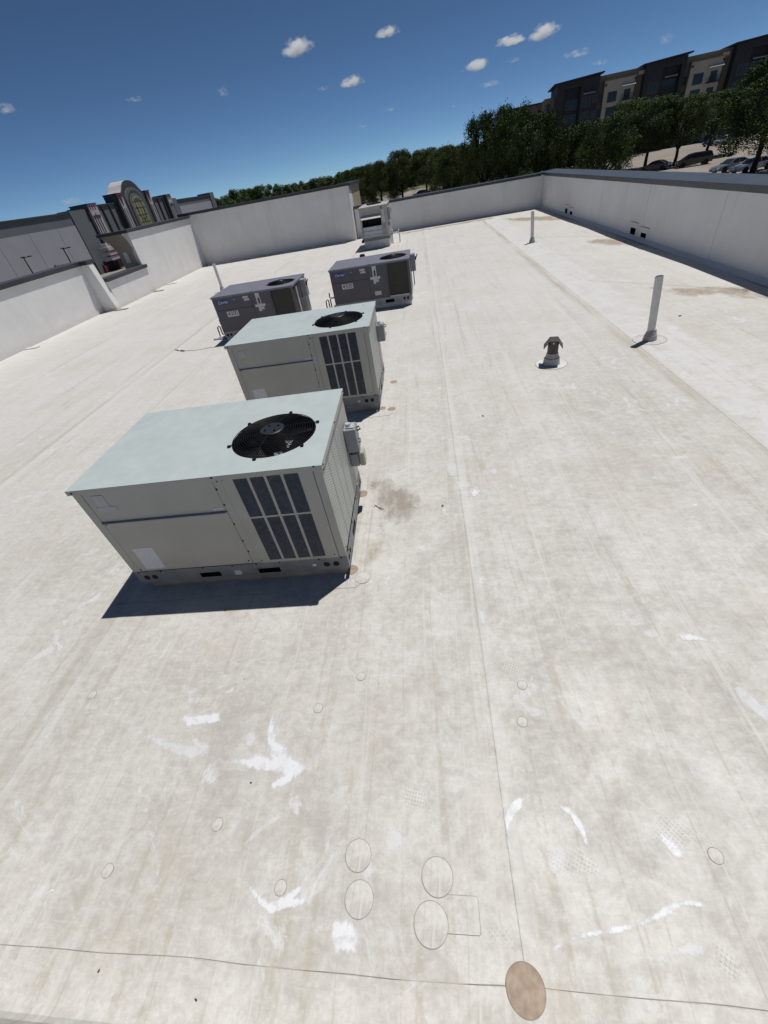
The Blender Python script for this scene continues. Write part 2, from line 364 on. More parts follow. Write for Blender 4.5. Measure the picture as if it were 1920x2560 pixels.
def text_mesh(txt, size, m, name, parent, loc, rot, shear=0.0, ext=0.0008, xs=1.0, bold=0.0):
    cu = bpy.data.curves.new(name, 'FONT'); cu.body = txt; cu.size = size; cu.align_x = 'CENTER'; cu.align_y = 'CENTER'
    cu.extrude = ext; cu.shear = shear; cu.offset = bold; cu.resolution_u = 4
    tmp = bpy.data.objects.new(name, cu); COL.objects.link(tmp)
    dg = bpy.context.evaluated_depsgraph_get(); me = bpy.data.meshes.new_from_object(tmp.evaluated_get(dg))
    bpy.data.objects.remove(tmp); bpy.data.curves.remove(cu); me.name = name
    me.materials.clear(); me.materials.append(m)
    return shared(name, me, parent, loc, rot, (xs, 1, 1))

# ================================================================== SETTING: ground
GR = -4.0
def gz(x):                                    # the cinema side lies lower
    t = min(1, max(0, (-x-22)/30.0)); t = t*t*(3-2*t); return GR - 2.8*t
def ground():
    mb = MB(); xs = [-9000, -2500, -600, -200, -100, -52, -47, -42, -37, -32, -27, -22, -10, 40, 120, 300, 900, 3000, 9000]
    ys = [-3000, -300, 0, 60, 140, 300, 900, 3000, 12000]
    mb.gridwall(xs, ys, set(), lambda x, y: (x, y, gz(x)))
    m, t, b = new_mat('ground_cover'); p = t.pos()
    n = t.noise(p, 0.05, 6, 0.6)
    c = t.mix(t.mr(n, .4, .6), (0.06, 0.075, 0.03), (0.14, 0.13, 0.075))
    t.lk(t.mix(t.mr(t.noise(p, 1.2, 5), .3, .7, 0, .5), c, (0.09, 0.09, 0.05)), b.inputs['Base Color']); b.inputs['Roughness'].default_value = .95
    tag(mb.build('ground', m, smooth=True), kind='structure')
ground()
def lot(name, x0, x1, y0, y1, z, flat=True):
    m, t, b = new_mat(name+'_concrete'); p = t.pos(); X = t.xyz(p)
    n = t.noise(p, 0.12, 6, 0.65); f = t.noise(p, 3, 5)
    c = t.mix(t.mr(n, .35, .65), (0.205, 0.172, 0.142), (0.265, 0.228, 0.192))
    c = t.mix(t.mr(f, .55, .75, 0, .35), c, (0.19, 0.165, 0.14))
    g1 = t.m('ABSOLUTE', t.m('SUBTRACT', t.m('FRACT', t.m('MULTIPLY', X[0], 0.2)), 0.5))
    c = t.mix(t.mr(g1, 0.0, 0.012, .5, 0), c, (0.14, 0.12, 0.10))
    t.lk(c, b.inputs['Base Color']); b.inputs['Roughness'].default_value = .9
    mb = MB(); mb.gridwall([x0, (x0+x1)/2, x1], [y0, y1], set(), lambda x, y: (x, y, z))
    return tag(mb.build(name, m), kind='structure')
lot('parking_lot', -24, 130, 40, 192, GR+0.05)
lot('cinema_parking_lot', -82, -54, 20, 260, GR-2.8+0.05)
M_PAINT = mat('white_road_paint', (0.62, 0.60, 0.56), 0.8, 0, .2, 1.5)
def bay_lines():
    mb = MB()
    for k in range(16): mb.box(39.6, 45.0, 66+k*2.75, 66.12+k*2.75, GR+0.05, GR+0.056)
    for k in range(18): mb.box(68.5, 74.0, 122+k*2.75, 122.12+k*2.75, GR+0.05, GR+0.056)
    o = mb.build('bay_markings', M_PAINT); tag(o, kind='structure')
bay_lines()

# ================================================================== SETTING: the flat roof we stand on
roof = empty('roof'); tag(roof, kind='structure')
YF = 31.2
XB = (-14.5,) + SEAMS + (7.3,)
for i in range(6):
    x0, x1 = XB[i], XB[i+1]
    prof = [(x0-0.001, -0.004)] + [(x0, (0.0032 if i < 5 else 0.0012) if i else 0.0), (x0+0.09, (0.003 if i < 5 else 0.0014) if i else 0.0), (x0+0.20, 0.0012), ((x0+x1)/2, 0.001), (x1+0.05, -0.001)]
    ys = [0.02] + [0.5+k*0.6*(1+k*0.06) for k in range(26)]
    ys = [y for y in ys if y < YF-0.3] + [YF]
    mb = MB(); n = len(prof); vs = []; fs = []
    rnd = random.Random(i)
    for y in ys:
        wob = 0.004*math.sin(y*1.7+i) + 0.003*math.sin(y*4.1+2*i)
        for j, (x, z) in enumerate(prof): vs.append((x + (wob if j in (0, 1) and i else 0), y, z))
    for a in range(len(ys)-1):
        for j in range(n-1): fs.append((a*n+j, a*n+j+1, (a+1)*n+j+1, (a+1)*n+j))
    mb.add(vs, fs).build('membrane_sheet', M_ROOF, roof, smooth=False, fix=False)
# cross strip lapped over the sheet ends at the near edge, turned up over a cant
prof = [(0.041, 0.001), (0.040, 0.0055), (-0.03, 0.0052), (-0.15, 0.0065), (-0.185, 0.020), (-0.205, 0.05), (-0.215, 0.14), (-0.22, 0.4)]
mb = MB(); xs = [-14.4+k*0.4 for k in range(55)]
vs = []; fs = []
for k, x in enumerate(xs):
    wv = 0.005*math.sin(x*3.1)+0.003*math.sin(x*7.3)
    for j, (y, z) in enumerate(prof): vs.append((x, y+(wv if j < 2 else 0), z))
n = len(prof)
for a in range(len(xs)-1):
    for j in range(n-1): fs.append((a*n+j, a*n+j+1, (a+1)*n+j+1, (a+1)*n+j))
mb.add(vs, fs).build('edge_strip', M_ROOF, roof, fix=True, smooth=False)
M_JOINT = mat('lap_joint_dirt', (0.36, 0.32, 0.265), 0.9, 0, .3, 9)
mb = MB(); vs = []; fs = []
for k, x in enumerate([-4+0.1*q for q in range(73)]):
    y = 0.043+0.005*math.sin(x*3.1)+0.003*math.sin(x*7.3); hw = 0.0018+0.0012*math.sin(x*11)*math.sin(x*4.3)
    vs += [(x, y-0.0005, 0.0058), (x, y+hw, 0.0045)]
for k in range(72): fs.append((2*k, 2*k+2, 2*k+3, 2*k+1))
mb.add(vs, fs).build('lap_joint', M_JOINT, roof)
# tapered crickets that shed water to the scuppers
for (ya, yb, xa, ym) in ((9.4, 15.9, 4.27, 12.6), (17.9, 23.9, 4.52, 20.7)):
    mb = MB(); zz = 0.0034
    mb.add([(xa, ym, zz), (7.2, ya, zz), (7.2, ym, 0.03), (7.2, yb, zz)], [(0, 1, 2), (0, 2, 3)])
    mb.build('cricket', M_ROOF, roof)

# --- traced smears, a painted wrinkle, stains and patches on the membrane
def overlay(name, pts, m, z, parent=roof, soft=None):
    """irregular film on the roof: a fine grid whose 'fade' runs 0..1 across the traced outline"""
    P = [Vector(p) for p in pts]; n = len(P)
    area = abs(sum(P[i].x*P[(i+1) % n].y-P[(i+1) % n].x*P[i].y for i in range(n))/2); per = sum((P[(i+1) % n]-P[i]).length for i in range(n))
    soft = soft or max(0.02, 1.1*area/per); st = max(0.010, soft*0.45)
    x0, x1 = min(p.x for p in P)-soft, max(p.x for p in P)+soft; y0, y1 = min(p.y for p in P)-soft, max(p.y for p in P)+soft
    nx, ny = int((x1-x0)/st)+2, int((y1-y0)/st)+2
    def sd(q):
        ins = False; best = 1e9; j = n-1
        for i in range(n):
            a, b_ = P[i], P[j]
            if (a.y > q.y) != (b_.y > q.y) and q.x < (b_.x-a.x)*(q.y-a.y)/(b_.y-a.y)+a.x: ins = not ins
            d = b_-a; t = max(0, min(1, (q-a).dot(d)/max(1e-9, d.dot(d)))); best = min(best, (q-a-d*t).length); j = i
        return best if ins else -best
    F = {}; 
    for i in range(nx):
        for j in range(ny): F[i, j] = min(1, max(0, 0.5+0.5*sd(Vector((x0+i*st, y0+j*st)))/soft))
    idx = {}; vs = []; fd = []; fs = []
    def V(i, j):
        if (i, j) not in idx: idx[i, j] = len(vs); vs.append((x0+i*st, y0+j*st, z)); fd.append(F[i, j])
        return idx[i, j]
    for i in range(nx-1):
        for j in range(ny-1):
            if max(F[i, j], F[i+1, j], F[i, j+1], F[i+1, j+1]) > 0.02: fs.append((V(i, j), V(i+1, j), V(i+1, j+1), V(i, j+1)))
    me = bpy.data.meshes.new(name); me.from_pydata(vs, [], fs)
    at = me.attributes.new('fade', 'FLOAT', 'POINT'); at.data.foreach_set('value', fd); me.materials.append(m)
    o = bpy.data.objects.new(name, me); COL.objects.link(o); o.parent = parent; return o
SM = [
 ([(-2.453,1.182),(-2.331,1.157),(-2.194,1.116),(-2.073,1.101),(-1.935,1.086),(-1.797,1.063),(-1.817,1.025),(-1.894,.994),(-2.009,1.008),(-2.12,1.045),(-2.289,1.116)],1),
 ([(-2.138,1.267),(-2.092,1.302),(-1.971,1.293),(-1.805,1.314),(-1.781,1.275),(-1.741,1.255),(-1.757,1.238),(-1.906,1.233),(-2.029,1.208),(-2.073,1.242)],0),
 ([(-1.625,1.049),(-1.584,.997),(-1.489,.998),(-1.39,1.014),(-1.301,1.0),(-1.372,1.128),(-1.384,1.326),(-1.293,1.129),(-1.197,1.06),(-1.171,1.023),(-1.007,.961),(-1.031,.918),(-1.129,.856),(-1.247,.811),(-1.263,.84),(-1.198,.902),(-1.399,.934),(-1.582,.968)],0),
 ([(-1.54,1.159),(-1.484,1.172),(-1.443,1.128),(-1.473,1.081),(-1.513,1.081)],1),
 ([(-1.287,.359),(-1.258,.355),(-1.155,.296),(-1.107,.275),(-1.021,.307),(-.939,.363),(-.907,.355),(-.965,.3),(-.905,.302),(-.907,.279),(-1.02,.251),(-1.068,.231),(-1.097,.238),(-1.161,.272)],0),
 ([(-.728,.224),(-.653,.237),(-.594,.218),(-.584,.159),(-.594,.11),(-.649,.115),(-.691,.108),(-.726,.177)],0),
 ([(.573,.763),(.617,.756),(.665,.702),(.68,.659),(.673,.581),(.65,.60),(.635,.663),(.608,.722)],0),
 ([(.366,.168),(.448,.215),(.542,.24),(.701,.268),(.829,.294),(.943,.34),(1.022,.373),(1.102,.385),(1.146,.366),(1.111,.36),(1.047,.358),(.944,.316),(.822,.278),(.694,.247),(.56,.229),(.467,.204)],0),  # raised membrane wrinkle, its pale ridge painted as a flat streak
 ([(.961,.215),(1.012,.236),(1.068,.228),(1.077,.206),(1.029,.188),(.971,.193),(.869,.165),(.804,.154),(.879,.188)],1),
 ([(.292,.783),(.362,.797),(.339,.75),(.267,.68),(.248,.625),(.252,.532),(.237,.572),(.241,.701)],0),
 ([(1.85,1.482),(1.944,1.472),(1.996,1.326),(2.1,1.2),(2.05,1.12),(1.945,1.239),(1.882,1.311),(1.838,1.434)],1),
 ([(-.45,.632),(-.365,.618),(-.35,.564),(-.39,.515),(-.458,.523),(-.474,.571)],1),
 ([(1.059,.67),(1.101,.63),(1.149,.582),(1.143,.544),(1.09,.551),(1.054,.629)],0),
 ([(1.703,1.883),(1.806,1.879),(1.918,1.816),(1.799,1.83),(1.72,1.833)],0),
 ([(.44,.559),(.516,.566),(.544,.532),(.502,.463),(.439,.452),(.426,.499)],1),
 ([(.063,4.48),(.164,4.486),(.267,4.358),(.216,4.173),(.145,4.184),(.104,4.317)],1),
 ([(.347,3.82),(.398,3.87),(.462,3.843),(.442,3.771),(.384,3.742)],0),
 ([(.612,4.219),(.705,4.29),(.727,4.202),(.67,4.128)],1),
 ([(.207,4.052),(.268,4.084),(.33,3.995),(.25,3.87),(.207,3.916)],1),
 ([(.252,2.186),(.304,2.143),(.299,2.034),(.255,2.037)],1)]
for i, (pts, k) in enumerate(SM): overlay('smear_and_wrinkle', pts, (M_SMEAR, M_SMEAR2)[k], (0.0042 if any(.12 < p[0] < .5 for p in pts) else 0.0026) + 0.00006*i)
rs = random.Random(77)
for i in range(34):                                # small scuffs and dabs scattered over the walked-on side
    cx_, cy_ = (rs.uniform(-.7, 2.0), rs.uniform(.2, 2.2)) if i < 16 else ((rs.uniform(.3, 3.0), rs.uniform(2.2, 5.5)) if i < 28 else (rs.uniform(-2.6, -.6), rs.uniform(.2, 1.3)))
    k_ = .6+.22*cy_; ra_, rb_, an_ = rs.uniform(.03, .075)*k_, rs.uniform(.012, .035)*k_, rs.uniform(0, 3.14)
    pts = []
    for q in range(9):
        a_ = 6.2832*q/9; f_ = rs.uniform(.6, 1.3); u_, v_ = ra_*f_*math.cos(a_), rb_*f_*math.sin(a_)
        pts.append((cx_+u_*math.cos(an_)-v_*math.sin(an_), cy_+u_*math.sin(an_)+v_*math.cos(an_)))
    overlay('smear_and_wrinkle', pts, M_SCUFF, (.0044 if .1 < cx_ < .5 else .0020)+.00002*i, soft=.045*k_)
for i, (ang, pts) in enumerate(((.5, [(.42,.57),(.56,.57),(.70,.54),(.72,.47),(.58,.45),(.42,.46)]), (.9, [(1.02,.70),(1.10,.74),(1.30,.66),(1.31,.60),(1.16,.58),(1.04,.62)]), (.2, [(-.36,.86),(-.22,.86),(-.20,.74),(-.36,.72)]), (.4, [(.30,1.72),(.50,1.72),(.52,1.56),(.30,1.58)]), (.8, [(.05,.26),(.20,.24),(.22,.16),(.08,.15)]), (.6, [(1.1,.26),(1.2,.25),(1.2,.14),(1.12,.13)]))):
    overlay('boot_print', pts, tread_material('boot_tread', ang), 0.0062+.0001*i, soft=.06)
for i, (pts, m) in enumerate([
 ([(-.877,4.288),(-.554,4.221),(-.525,4.092),(-.402,4.075),(-.376,3.933),(-.211,3.873),(-.225,3.584),(-.371,3.583),(-.389,3.334),(-.543,3.382),(-.618,3.341),(-.643,3.202),(-.664,3.362),(-.627,3.701),(-.774,3.792),(-.803,4.008),(-.864,4.138)], M_STAIN),
 ([(-.786,3.109),(-.637,3.111),(-.633,2.881),(-.677,2.79),(-.778,2.798)], M_RUST),
 ([(6.55,8.5),(6.85,8.5),(6.9,12.5),(6.9,15.6),(6.7,15.6),(6.65,12.0)], M_RUST),
 ([(6.6,18.2),(6.9,18.2),(6.9,23.6),(6.7,23.6)], M_RUST),
 ([(5.8,18.0),(6.4,18.1),(6.9,17.6),(6.9,15.9),(6.5,16.3),(6.2,16.9)], M_RUST),
 ([(5.2,11.1),(5.93,10.7),(6.7,10.2),(6.8,9.0),(6.2,9.6),(5.6,10.2)], M_RUST),
 ([(4.4,28.6),(5.5,27.6),(6.85,26.2),(6.9,24.0),(6.1,24.8),(4.9,26.6)], M_RUST),
 ([(-1.5,29.7),(1.5,29.9),(4.5,29.9),(4.2,29.2),(1.0,29.1),(-1.4,29.0)], M_RUST),
 ([(-13.2,29.5),(-9,29.6),(-5,29.5),(-5.2,29.0),(-9,29.1),(-13,28.9)], M_RUST)]):
    overlay('stain', pts, m, 0.0042 + 0.0001*i if i < 2 else 0.0050, soft=(.24, .16)[i] if i < 2 else .42)

def disc_mesh(name, r, t, m, n=40, rim=True):
    pr = [(0.0, t), (r*0.985, t), (r, t*0.4), (r+0.0015, 0)]
    mb = MB(); mb.lathe(pr[::-1], n=n); me = mb.mesh(name); me.materials.append(m); return me
M_RIM = mat('patch_rim_dirt', (0.30, 0.275, 0.235), 0.9, 0, .3, 9)
def patch(x, y, r, m, z=0.002, rz=0.0, ell=1.0, rim=0.0035, parent=roof):
    o = shared('round_patch', disc_mesh('round_patch', r, 0.0018, m), parent, (x, y, z), (0, 0, rz), (1, ell, 1))
    if rim:
        mb = MB(); mb.torus(r+0.001, rim, (0, 0, 0.001), 48, 4); me = mb.mesh('patch_edge'); me.materials.append(M_RIM)
        for v in me.vertices: v.co.z *= 0.7
        shared('patch_edge', me, o)
    return o
patch(0.228, 0.040, 0.088, M_PATCHB, 0.0058, rim=0.0016)
for x, y, r in ((-.621,.499,.075),(-.596,.314,.078),(-.167,.423,.085),(-.207,.236,.088)): patch(x, y, r, M_ROOF, 0.0018, rim=0.0014)
patch(-0.807, 2.606, 0.072, M_ROOF, 0.0036, rim=0.0018)
for x, y in ((-.947,3.967),(-.931,2.716),(-.849,6.276),(-.687,6.22),(-.70,7.32)): patch(x, y, 0.062, M_PATCHB, 0.0036, rim=0.002)
for x, y in ((-.719,1.592),(-1.022,1.345),(-3.019,1.467),(-1.053,.341),(-2.172,.372),(-1.549,.619),(.494,1.505),(.444,1.245),(1.301,.563)):
    patch(x, y, 0.034, M_ROOF, 0.0018, rim=0.0016)
mb = MB(); q = [(-.114,.352),(.036,.352),(.044,.344),(.044,.214),(.036,.206),(-.124,.206)]
mb.prism(q, 0.0005, 0.0026, 'xy'); o = mb.build('square_patch', M_ROOF, roof)
mb = MB()
for a, b in zip(q, q[1:]): mb.tube([(a[0], a[1], .0022), (b[0], b[1], .0022)], 0.0013, 4)
mb.build('patch_edge', M_RIM, o)
# membrane target patches laid round the two beige units' curbs
for nm, pts in (('a', [(-3.36,2.42),(-.98,2.489),(-.865,2.488),(-.80,2.56),(-.80,4.29),(-3.36,4.24)]), ('b', [(-3.3,5.95),(-.72,6.0),(-.66,6.07),(-.66,7.86),(-3.3,7.84)])):
    mb = MB(); mb.prism(pts, 0.0005, 0.0034, 'xy'); o = mb.build('curb_sheet', M_ROOF, roof)
    mb = MB()
    for a, b in zip(pts, pts[1:]+pts[:1]): mb.tube([(a[0], a[1], .0030), (b[0], b[1], .0030)], 0.0016, 4)
    mb.build('sheet_edge', M_RIM, o)

# ================================================================== parapets (each run a wall with its coping)
def parapet(name, label, body_boxes, cap_boxes, capmat=M_CAP, wm=M_WALL, extra=None):
    r = empty(name, (0, 0, 0), 0, label, 'wall')
    for b in body_boxes: MB().box(*b).build('wall_face', wm, r, bevel=0.02)
    for c in cap_boxes: MB().box(*c).build('coping', capmat, r, bevel=0.008)
    return r
# right-hand wall with two pairs of scupper openings
rw = empty('parapet_wall', (0, 0, 0), 0, 'long white parapet on the right with two pairs of square scuppers', 'wall')
scu = [(24.32, 24.72, .06, .25), (25.15, 25.55, .12, .31), (16.2, 16.64, .06, .25), (17.05, 17.47, .12, .31)]
ysr = sorted({-1.0, 5.0, 30.62} | {q for s_ in scu for q in s_[:2]} | {9.0, 12.55, 16.66, 20.8, 28.9})
zsr = sorted({-6.0, 0.0, 1.6} | {q for s_ in scu for q in s_[2:]})
holes = set()
for i in range(len(ysr)-1):
    for j in range(len(zsr)-1):
        ym, zm = (ysr[i]+ysr[i+1])/2, (zsr[j]+zsr[j+1])/2
        if any(a < ym < b and c < zm < d for a, b, c, d in scu): holes.add((i, j))
mb = MB(); mb.gridwall(ysr, zsr, holes, lambda y, z: (7.15, y, z)); mb.build('wall_face', M_WALL, rw)
MB().box(7.60, 7.95, -1.0, 31.3, -6, 1.6).build('outer_face', M_TAN, rw)
for a, b, c, d in scu:
    mb = MB(); xo, xi = 7.50, 7.148
    mb.add([(xi,a,c),(xi,b,c),(xi,b,d),(xi,a,d),(xo,a,c),(xo,b,c),(xo,b,d),(xo,a,d)], [(0,4,5,1),(1,5,6,2),(2,6,7,3),(3,7,4,0),(4,7,6,5)])
    s_ = mb.build('scupper', M_HOLE, rw)
    mb = MB(); f = 0.09
    mb.gridwall([a-f-.05, a, b, b+f], [0.015, c, d, d+f+.07], {(1, 1)}, lambda y, z: (7.143, y, z)); mb.build('scupper_flashing', M_WALL, s_)
    mb = MB(); mb.box(7.137, 7.143, a-f-.05, b+f, d+f+.055, d+f+.075); mb.build('flashing_edge', M_RIM, s_)
for y in (12.55, 16.66, 20.8, 28.9): MB().box(7.141, 7.149, y-.05, y+.05, 0.01, 1.5).build('lap_strip', M_WALL, rw)
mb = MB(); mb.add([(7.03, -.2, .018), (7.16, -.2, .12), (7.16, 30.6, .12), (7.03, 30.6, .018)], [(0, 1, 2, 3)]); mb.build('cant_strip', M_WALL, rw)
for y0, y1 in ((-1.0, 2.0), (2.0, 5.05), (5.05, 8.1), (8.1, 11.15), (11.15, 14.2), (14.2, 17.25), (17.25, 20.3), (20.3, 23.35), (23.35, 26.4), (26.4, 29.45), (29.45, 31.45)):
    MB().prism([(7.09, 1.50), (7.09, 1.635), (8.02, 1.66), (8.02, 1.48), (8.0, 1.48), (8.0, 1.6), (7.12, 1.6), (7.12, 1.50)], y0+.0015, y1-.0015, 'xz').build('coping', M_CAP, rw, bevel=0.004)
me = MB().lathe([(0.012, 0), (0.012, .004), (.006, .008), (0.0, .008)], n=8).mesh('rivet'); me.materials.append(M_SCREW)
for k in range(9):
    for q in (0.2, 0.62): shared('rivet', me, rw, (7.3+q, 9.9+k*1.5+q*.4, 1.642+q*.027))
# far wall
fw = parapet('parapet_wall', 'low white parapet closing the far end, below the dark trees', [(-3.90, 7.148, 30.6, 31.0, -6, 1.52)], [(-3.93, 2.0, 30.52, 31.2, 1.50, 1.63), (2.003, 7.02, 30.52, 31.2, 1.50, 1.63)])
for x in (-1.2, 3.1): MB().box(x-.05, x+.05, 30.592, 30.6005, .01, 1.5).build('lap_strip', M_WALL, fw)
# tall far-left wall (block with a return)
dw = empty('parapet_wall', (0, 0, 0), 0, 'tall white wall at the far left end with a ragged tan stucco return', 'wall')
MB().box(-14.3, -3.95, 29.9, 30.3, -6, 2.70).build('wall_face', M_WALL, dw, bevel=.02)
MB().box(-4.4, -3.965, 30.3, 35.5, -6, 2.66).build('stucco_return', M_TAN, dw, bevel=.02)
MB().box(-4.3, -3.955, 30.3, 30.95, 0, 2.45).build('return_flashing', M_WALL, dw, bevel=.01)
mb = MB(); mb.prism([(30.95, 0.0), (31.55, 0.0), (31.5, 1.1), (31.38, 1.25), (31.45, 1.6), (31.28, 1.8), (31.33, 2.1), (31.1, 2.3), (30.95, 2.45)], -4.3, -3.957, 'yz'); mb.build('ragged_coating', M_WALL, dw)
MB().box(-14.6, -3.86, 29.82, 30.5, 2.66, 2.80).build('coping', M_CAPD, dw, bevel=.008)
MB().box(-4.5, -3.86, 30.503, 35.6, 2.66, 2.80).build('coping', M_CAPD, dw, bevel=.008)
for x in (-10.23, -7.0): MB().box(x-.05, x+.05, 29.892, 29.9005, .02, 2.65).build('lap_strip', M_WALL, dw)
MB().box(-3.962, -3.80, 32.4, 32.62, 1.0, 1.16).build('conductor_head', M_CAPD, dw)
# left wall, near run
aw = empty('parapet_wall', (0, 0, 0), 0, 'near white parapet on the left, in sun below a dark coping', 'wall')
MB().box(-14.7, -14.3, -1.0, 19.0, -7, 1.84).build('wall_face', M_WALL, aw, bevel=.02)
MB().prism([(-15.2, -7), (-13.66, -7), (-13.66, .1), (-13.92, 1.84), (-15.2, 1.84)], 19.0, 19.34, 'xz').build('end_pier', M_WALL, aw, bevel=.02)
MB().box(-15.2, -14.0, 19.341, 19.36, -7, 1.83).build('stucco_return', M_TAN, aw)
for y0, y1 in ((-1, 3.2), (3.2, 6.4), (6.4, 9.6), (9.6, 12.8), (12.8, 16.0), (16.0, 18.93)):
    MB().box(-15.0, -14.225, y0+.0015, y1-.0015, 1.81, 1.96).build('coping', M_CAPD, aw, bevel=.008)
MB().box(-15.3, -13.90, 18.933, 19.42, 1.81, 1.96).build('coping', M_CAPD, aw, bevel=.008)
# low dip
bw = empty('parapet_wall', (0, 0, 0), 0, 'short low dip in the left parapet, cinema front visible over it', 'wall')
MB().box(-14.1, -13.72, 19.345, 22.78, -7, 1.08).build('wall_face', M_WALL, bw, bevel=.02)
MB().box(-14.25, -13.645, 19.345, 22.79, 1.06, 1.20).build('coping', M_CAPD, bw, bevel=.008)
# left wall, far run
cw = empty('parapet_wall', (0, 0, 0), 0, 'tall far run of left parapet between the dip and the corner', 'wall')
MB().box(-14.35, -13.92, 22.85, 29.895, -7, 2.56).build('wall_face', M_WALL, cw, bevel=.02)
MB().prism([(-14.86, -7), (-14.30, -7), (-14.30, 2.54), (-15.45, 2.54), (-15.12, 2.3), (-14.88, 1.9), (-14.84, 1.4)], 22.80, 23.2, 'xz').build('stucco_return', M_TAN, cw)
mb = MB(); mb.prism([(-14.30, -2), (-14.30, .9), (-14.06, 1.2), (-14.12, 1.5), (-14.02, 1.9), (-14.1, 2.2), (-14.30, 2.54)], 22.79, 22.86, 'xz'); mb.build('stucco_edge', M_TAN, cw)
MB().box(-14.30, -13.925, 22.83, 22.85, -2, 2.54).build('corner_flashing', M_WALL, cw)
MB().box(-14.9, -13.845, 23.255, 29.818, 2.53, 2.66).build('coping', M_CAPD, cw, bevel=.008)
MB().box(-15.5, -13.845, 22.72, 23.252, 2.53, 2.66).build('coping', M_CAPD, cw, bevel=.008)
MB().box(-14.62, -14.40, 22.79, 22.80, 1.36, 1.80).build('paint_patch', M_WALL, cw)
# scupper-like kick-outs of membrane along the left wall
for x, y in ((-13.45, 22.5), (-13.62, 24.3), (-14.05, 14.15), (-13.35, 18.93)):
    MB().prism([(x-.35, y-.12), (x+.22, y-.1), (x+.26, y+.06), (x-.35, y+.12)], .004, .03, 'xy').build('corner_patch', M_PATCHB if x > -13.5 else M_ROOF, roof, bevel=.006)
# near wall under the camera
nw = parapet('parapet_wall', 'white wall base at the near edge below the viewpoint', [(-14.6, 7.9, -1.0, -0.235, -6, 1.0)], [])

# ================================================================== rooftop units
SCREW = MB().lathe([(0.009, 0.0), (0.009, -0.004), (0.005, -0.007), (0.0, -0.007)], n=8, axis='y').mesh('screw'); SCREW.materials.append(M_SCREW)
def panel(x0, x1, z0, z1, name, m, root, y=0.0, th=0.02, bevel=0.003):
    return MB().box(x0, x1, y, y+th, z0, z1).build(name, m, root, bevel=bevel)
def top_panel(root, W, D, zt, cx, cy, r, m, over=0.02, skirt=0.045, skm=None):
    """flat lid with a round fan opening and a turned-down edge"""
    n = 48; mb = MB(); out = []
    x0, x1, y0, y1 = -over, W+over, -over, D+over
    for k in range(n):
        a = 2*math.pi*k/n; c, s_ = math.cos(a), math.sin(a)
        tx = ((x1-cx)/c if c > 1e-9 else (x0-cx)/c if c < -1e-9 else 1e9); ty = ((y1-cy)/s_ if s_ > 1e-9 else (y0-cy)/s_ if s_ < -1e-9 else 1e9)
        t = min(tx, ty); out.append((cx+c*t, cy+s_*t))
    inn = [(cx+r*math.cos(2*math.pi*k/n), cy+r*math.sin(2*math.pi*k/n)) for k in range(n)]
    vs = [(a, b, zt) for a, b in inn] + [(a, b, zt) for a, b in out] + [(a, b, zt-0.03) for a, b in inn]
    fs = []
    for k in range(n):
        j = (k+1) % n; fs.append((k, n+k, n+j, j)); fs.append((k, j, 2*n+j, 2*n+k))
    # fill the four corners
    o = len(vs); vs += [(x0, y0, zt), (x1, y0, zt), (x1, y1, zt), (x0, y1, zt)]
    for ci, (px, py) in enumerate([(x0, y0), (x1, y0), (x1, y1), (x0, y1)]):
        for k in range(n):
            a, b = out[k], out[(k+1) % n]
            if abs(a[0]-b[0]) > 1e-6 and abs(a[1]-b[1]) > 1e-6 and abs((a[0]+b[0])/2-px) < .2 and abs((a[1]+b[1])/2-py) < .2:
                fs.append((n+k, o+ci, n+(k+1) % n))
    mb.add(vs, fs)
    tp = mb.build('top_panel', m, root, fix=True)
    sk = MB(); sk.box(x0, x1, y0, y0+.012, zt-skirt, zt-.001).box(x0, x1, y1-.012, y1, zt-skirt, zt-.001)
    sk.box(x0, x0+.012, y0+.012, y1-.012, zt-skirt, zt-.001).box(x1-.012, x1, y0+.012, y1-.012, zt-skirt, zt-.001)
    sk.build('lid_edge', skm or m, tp)
    return tp
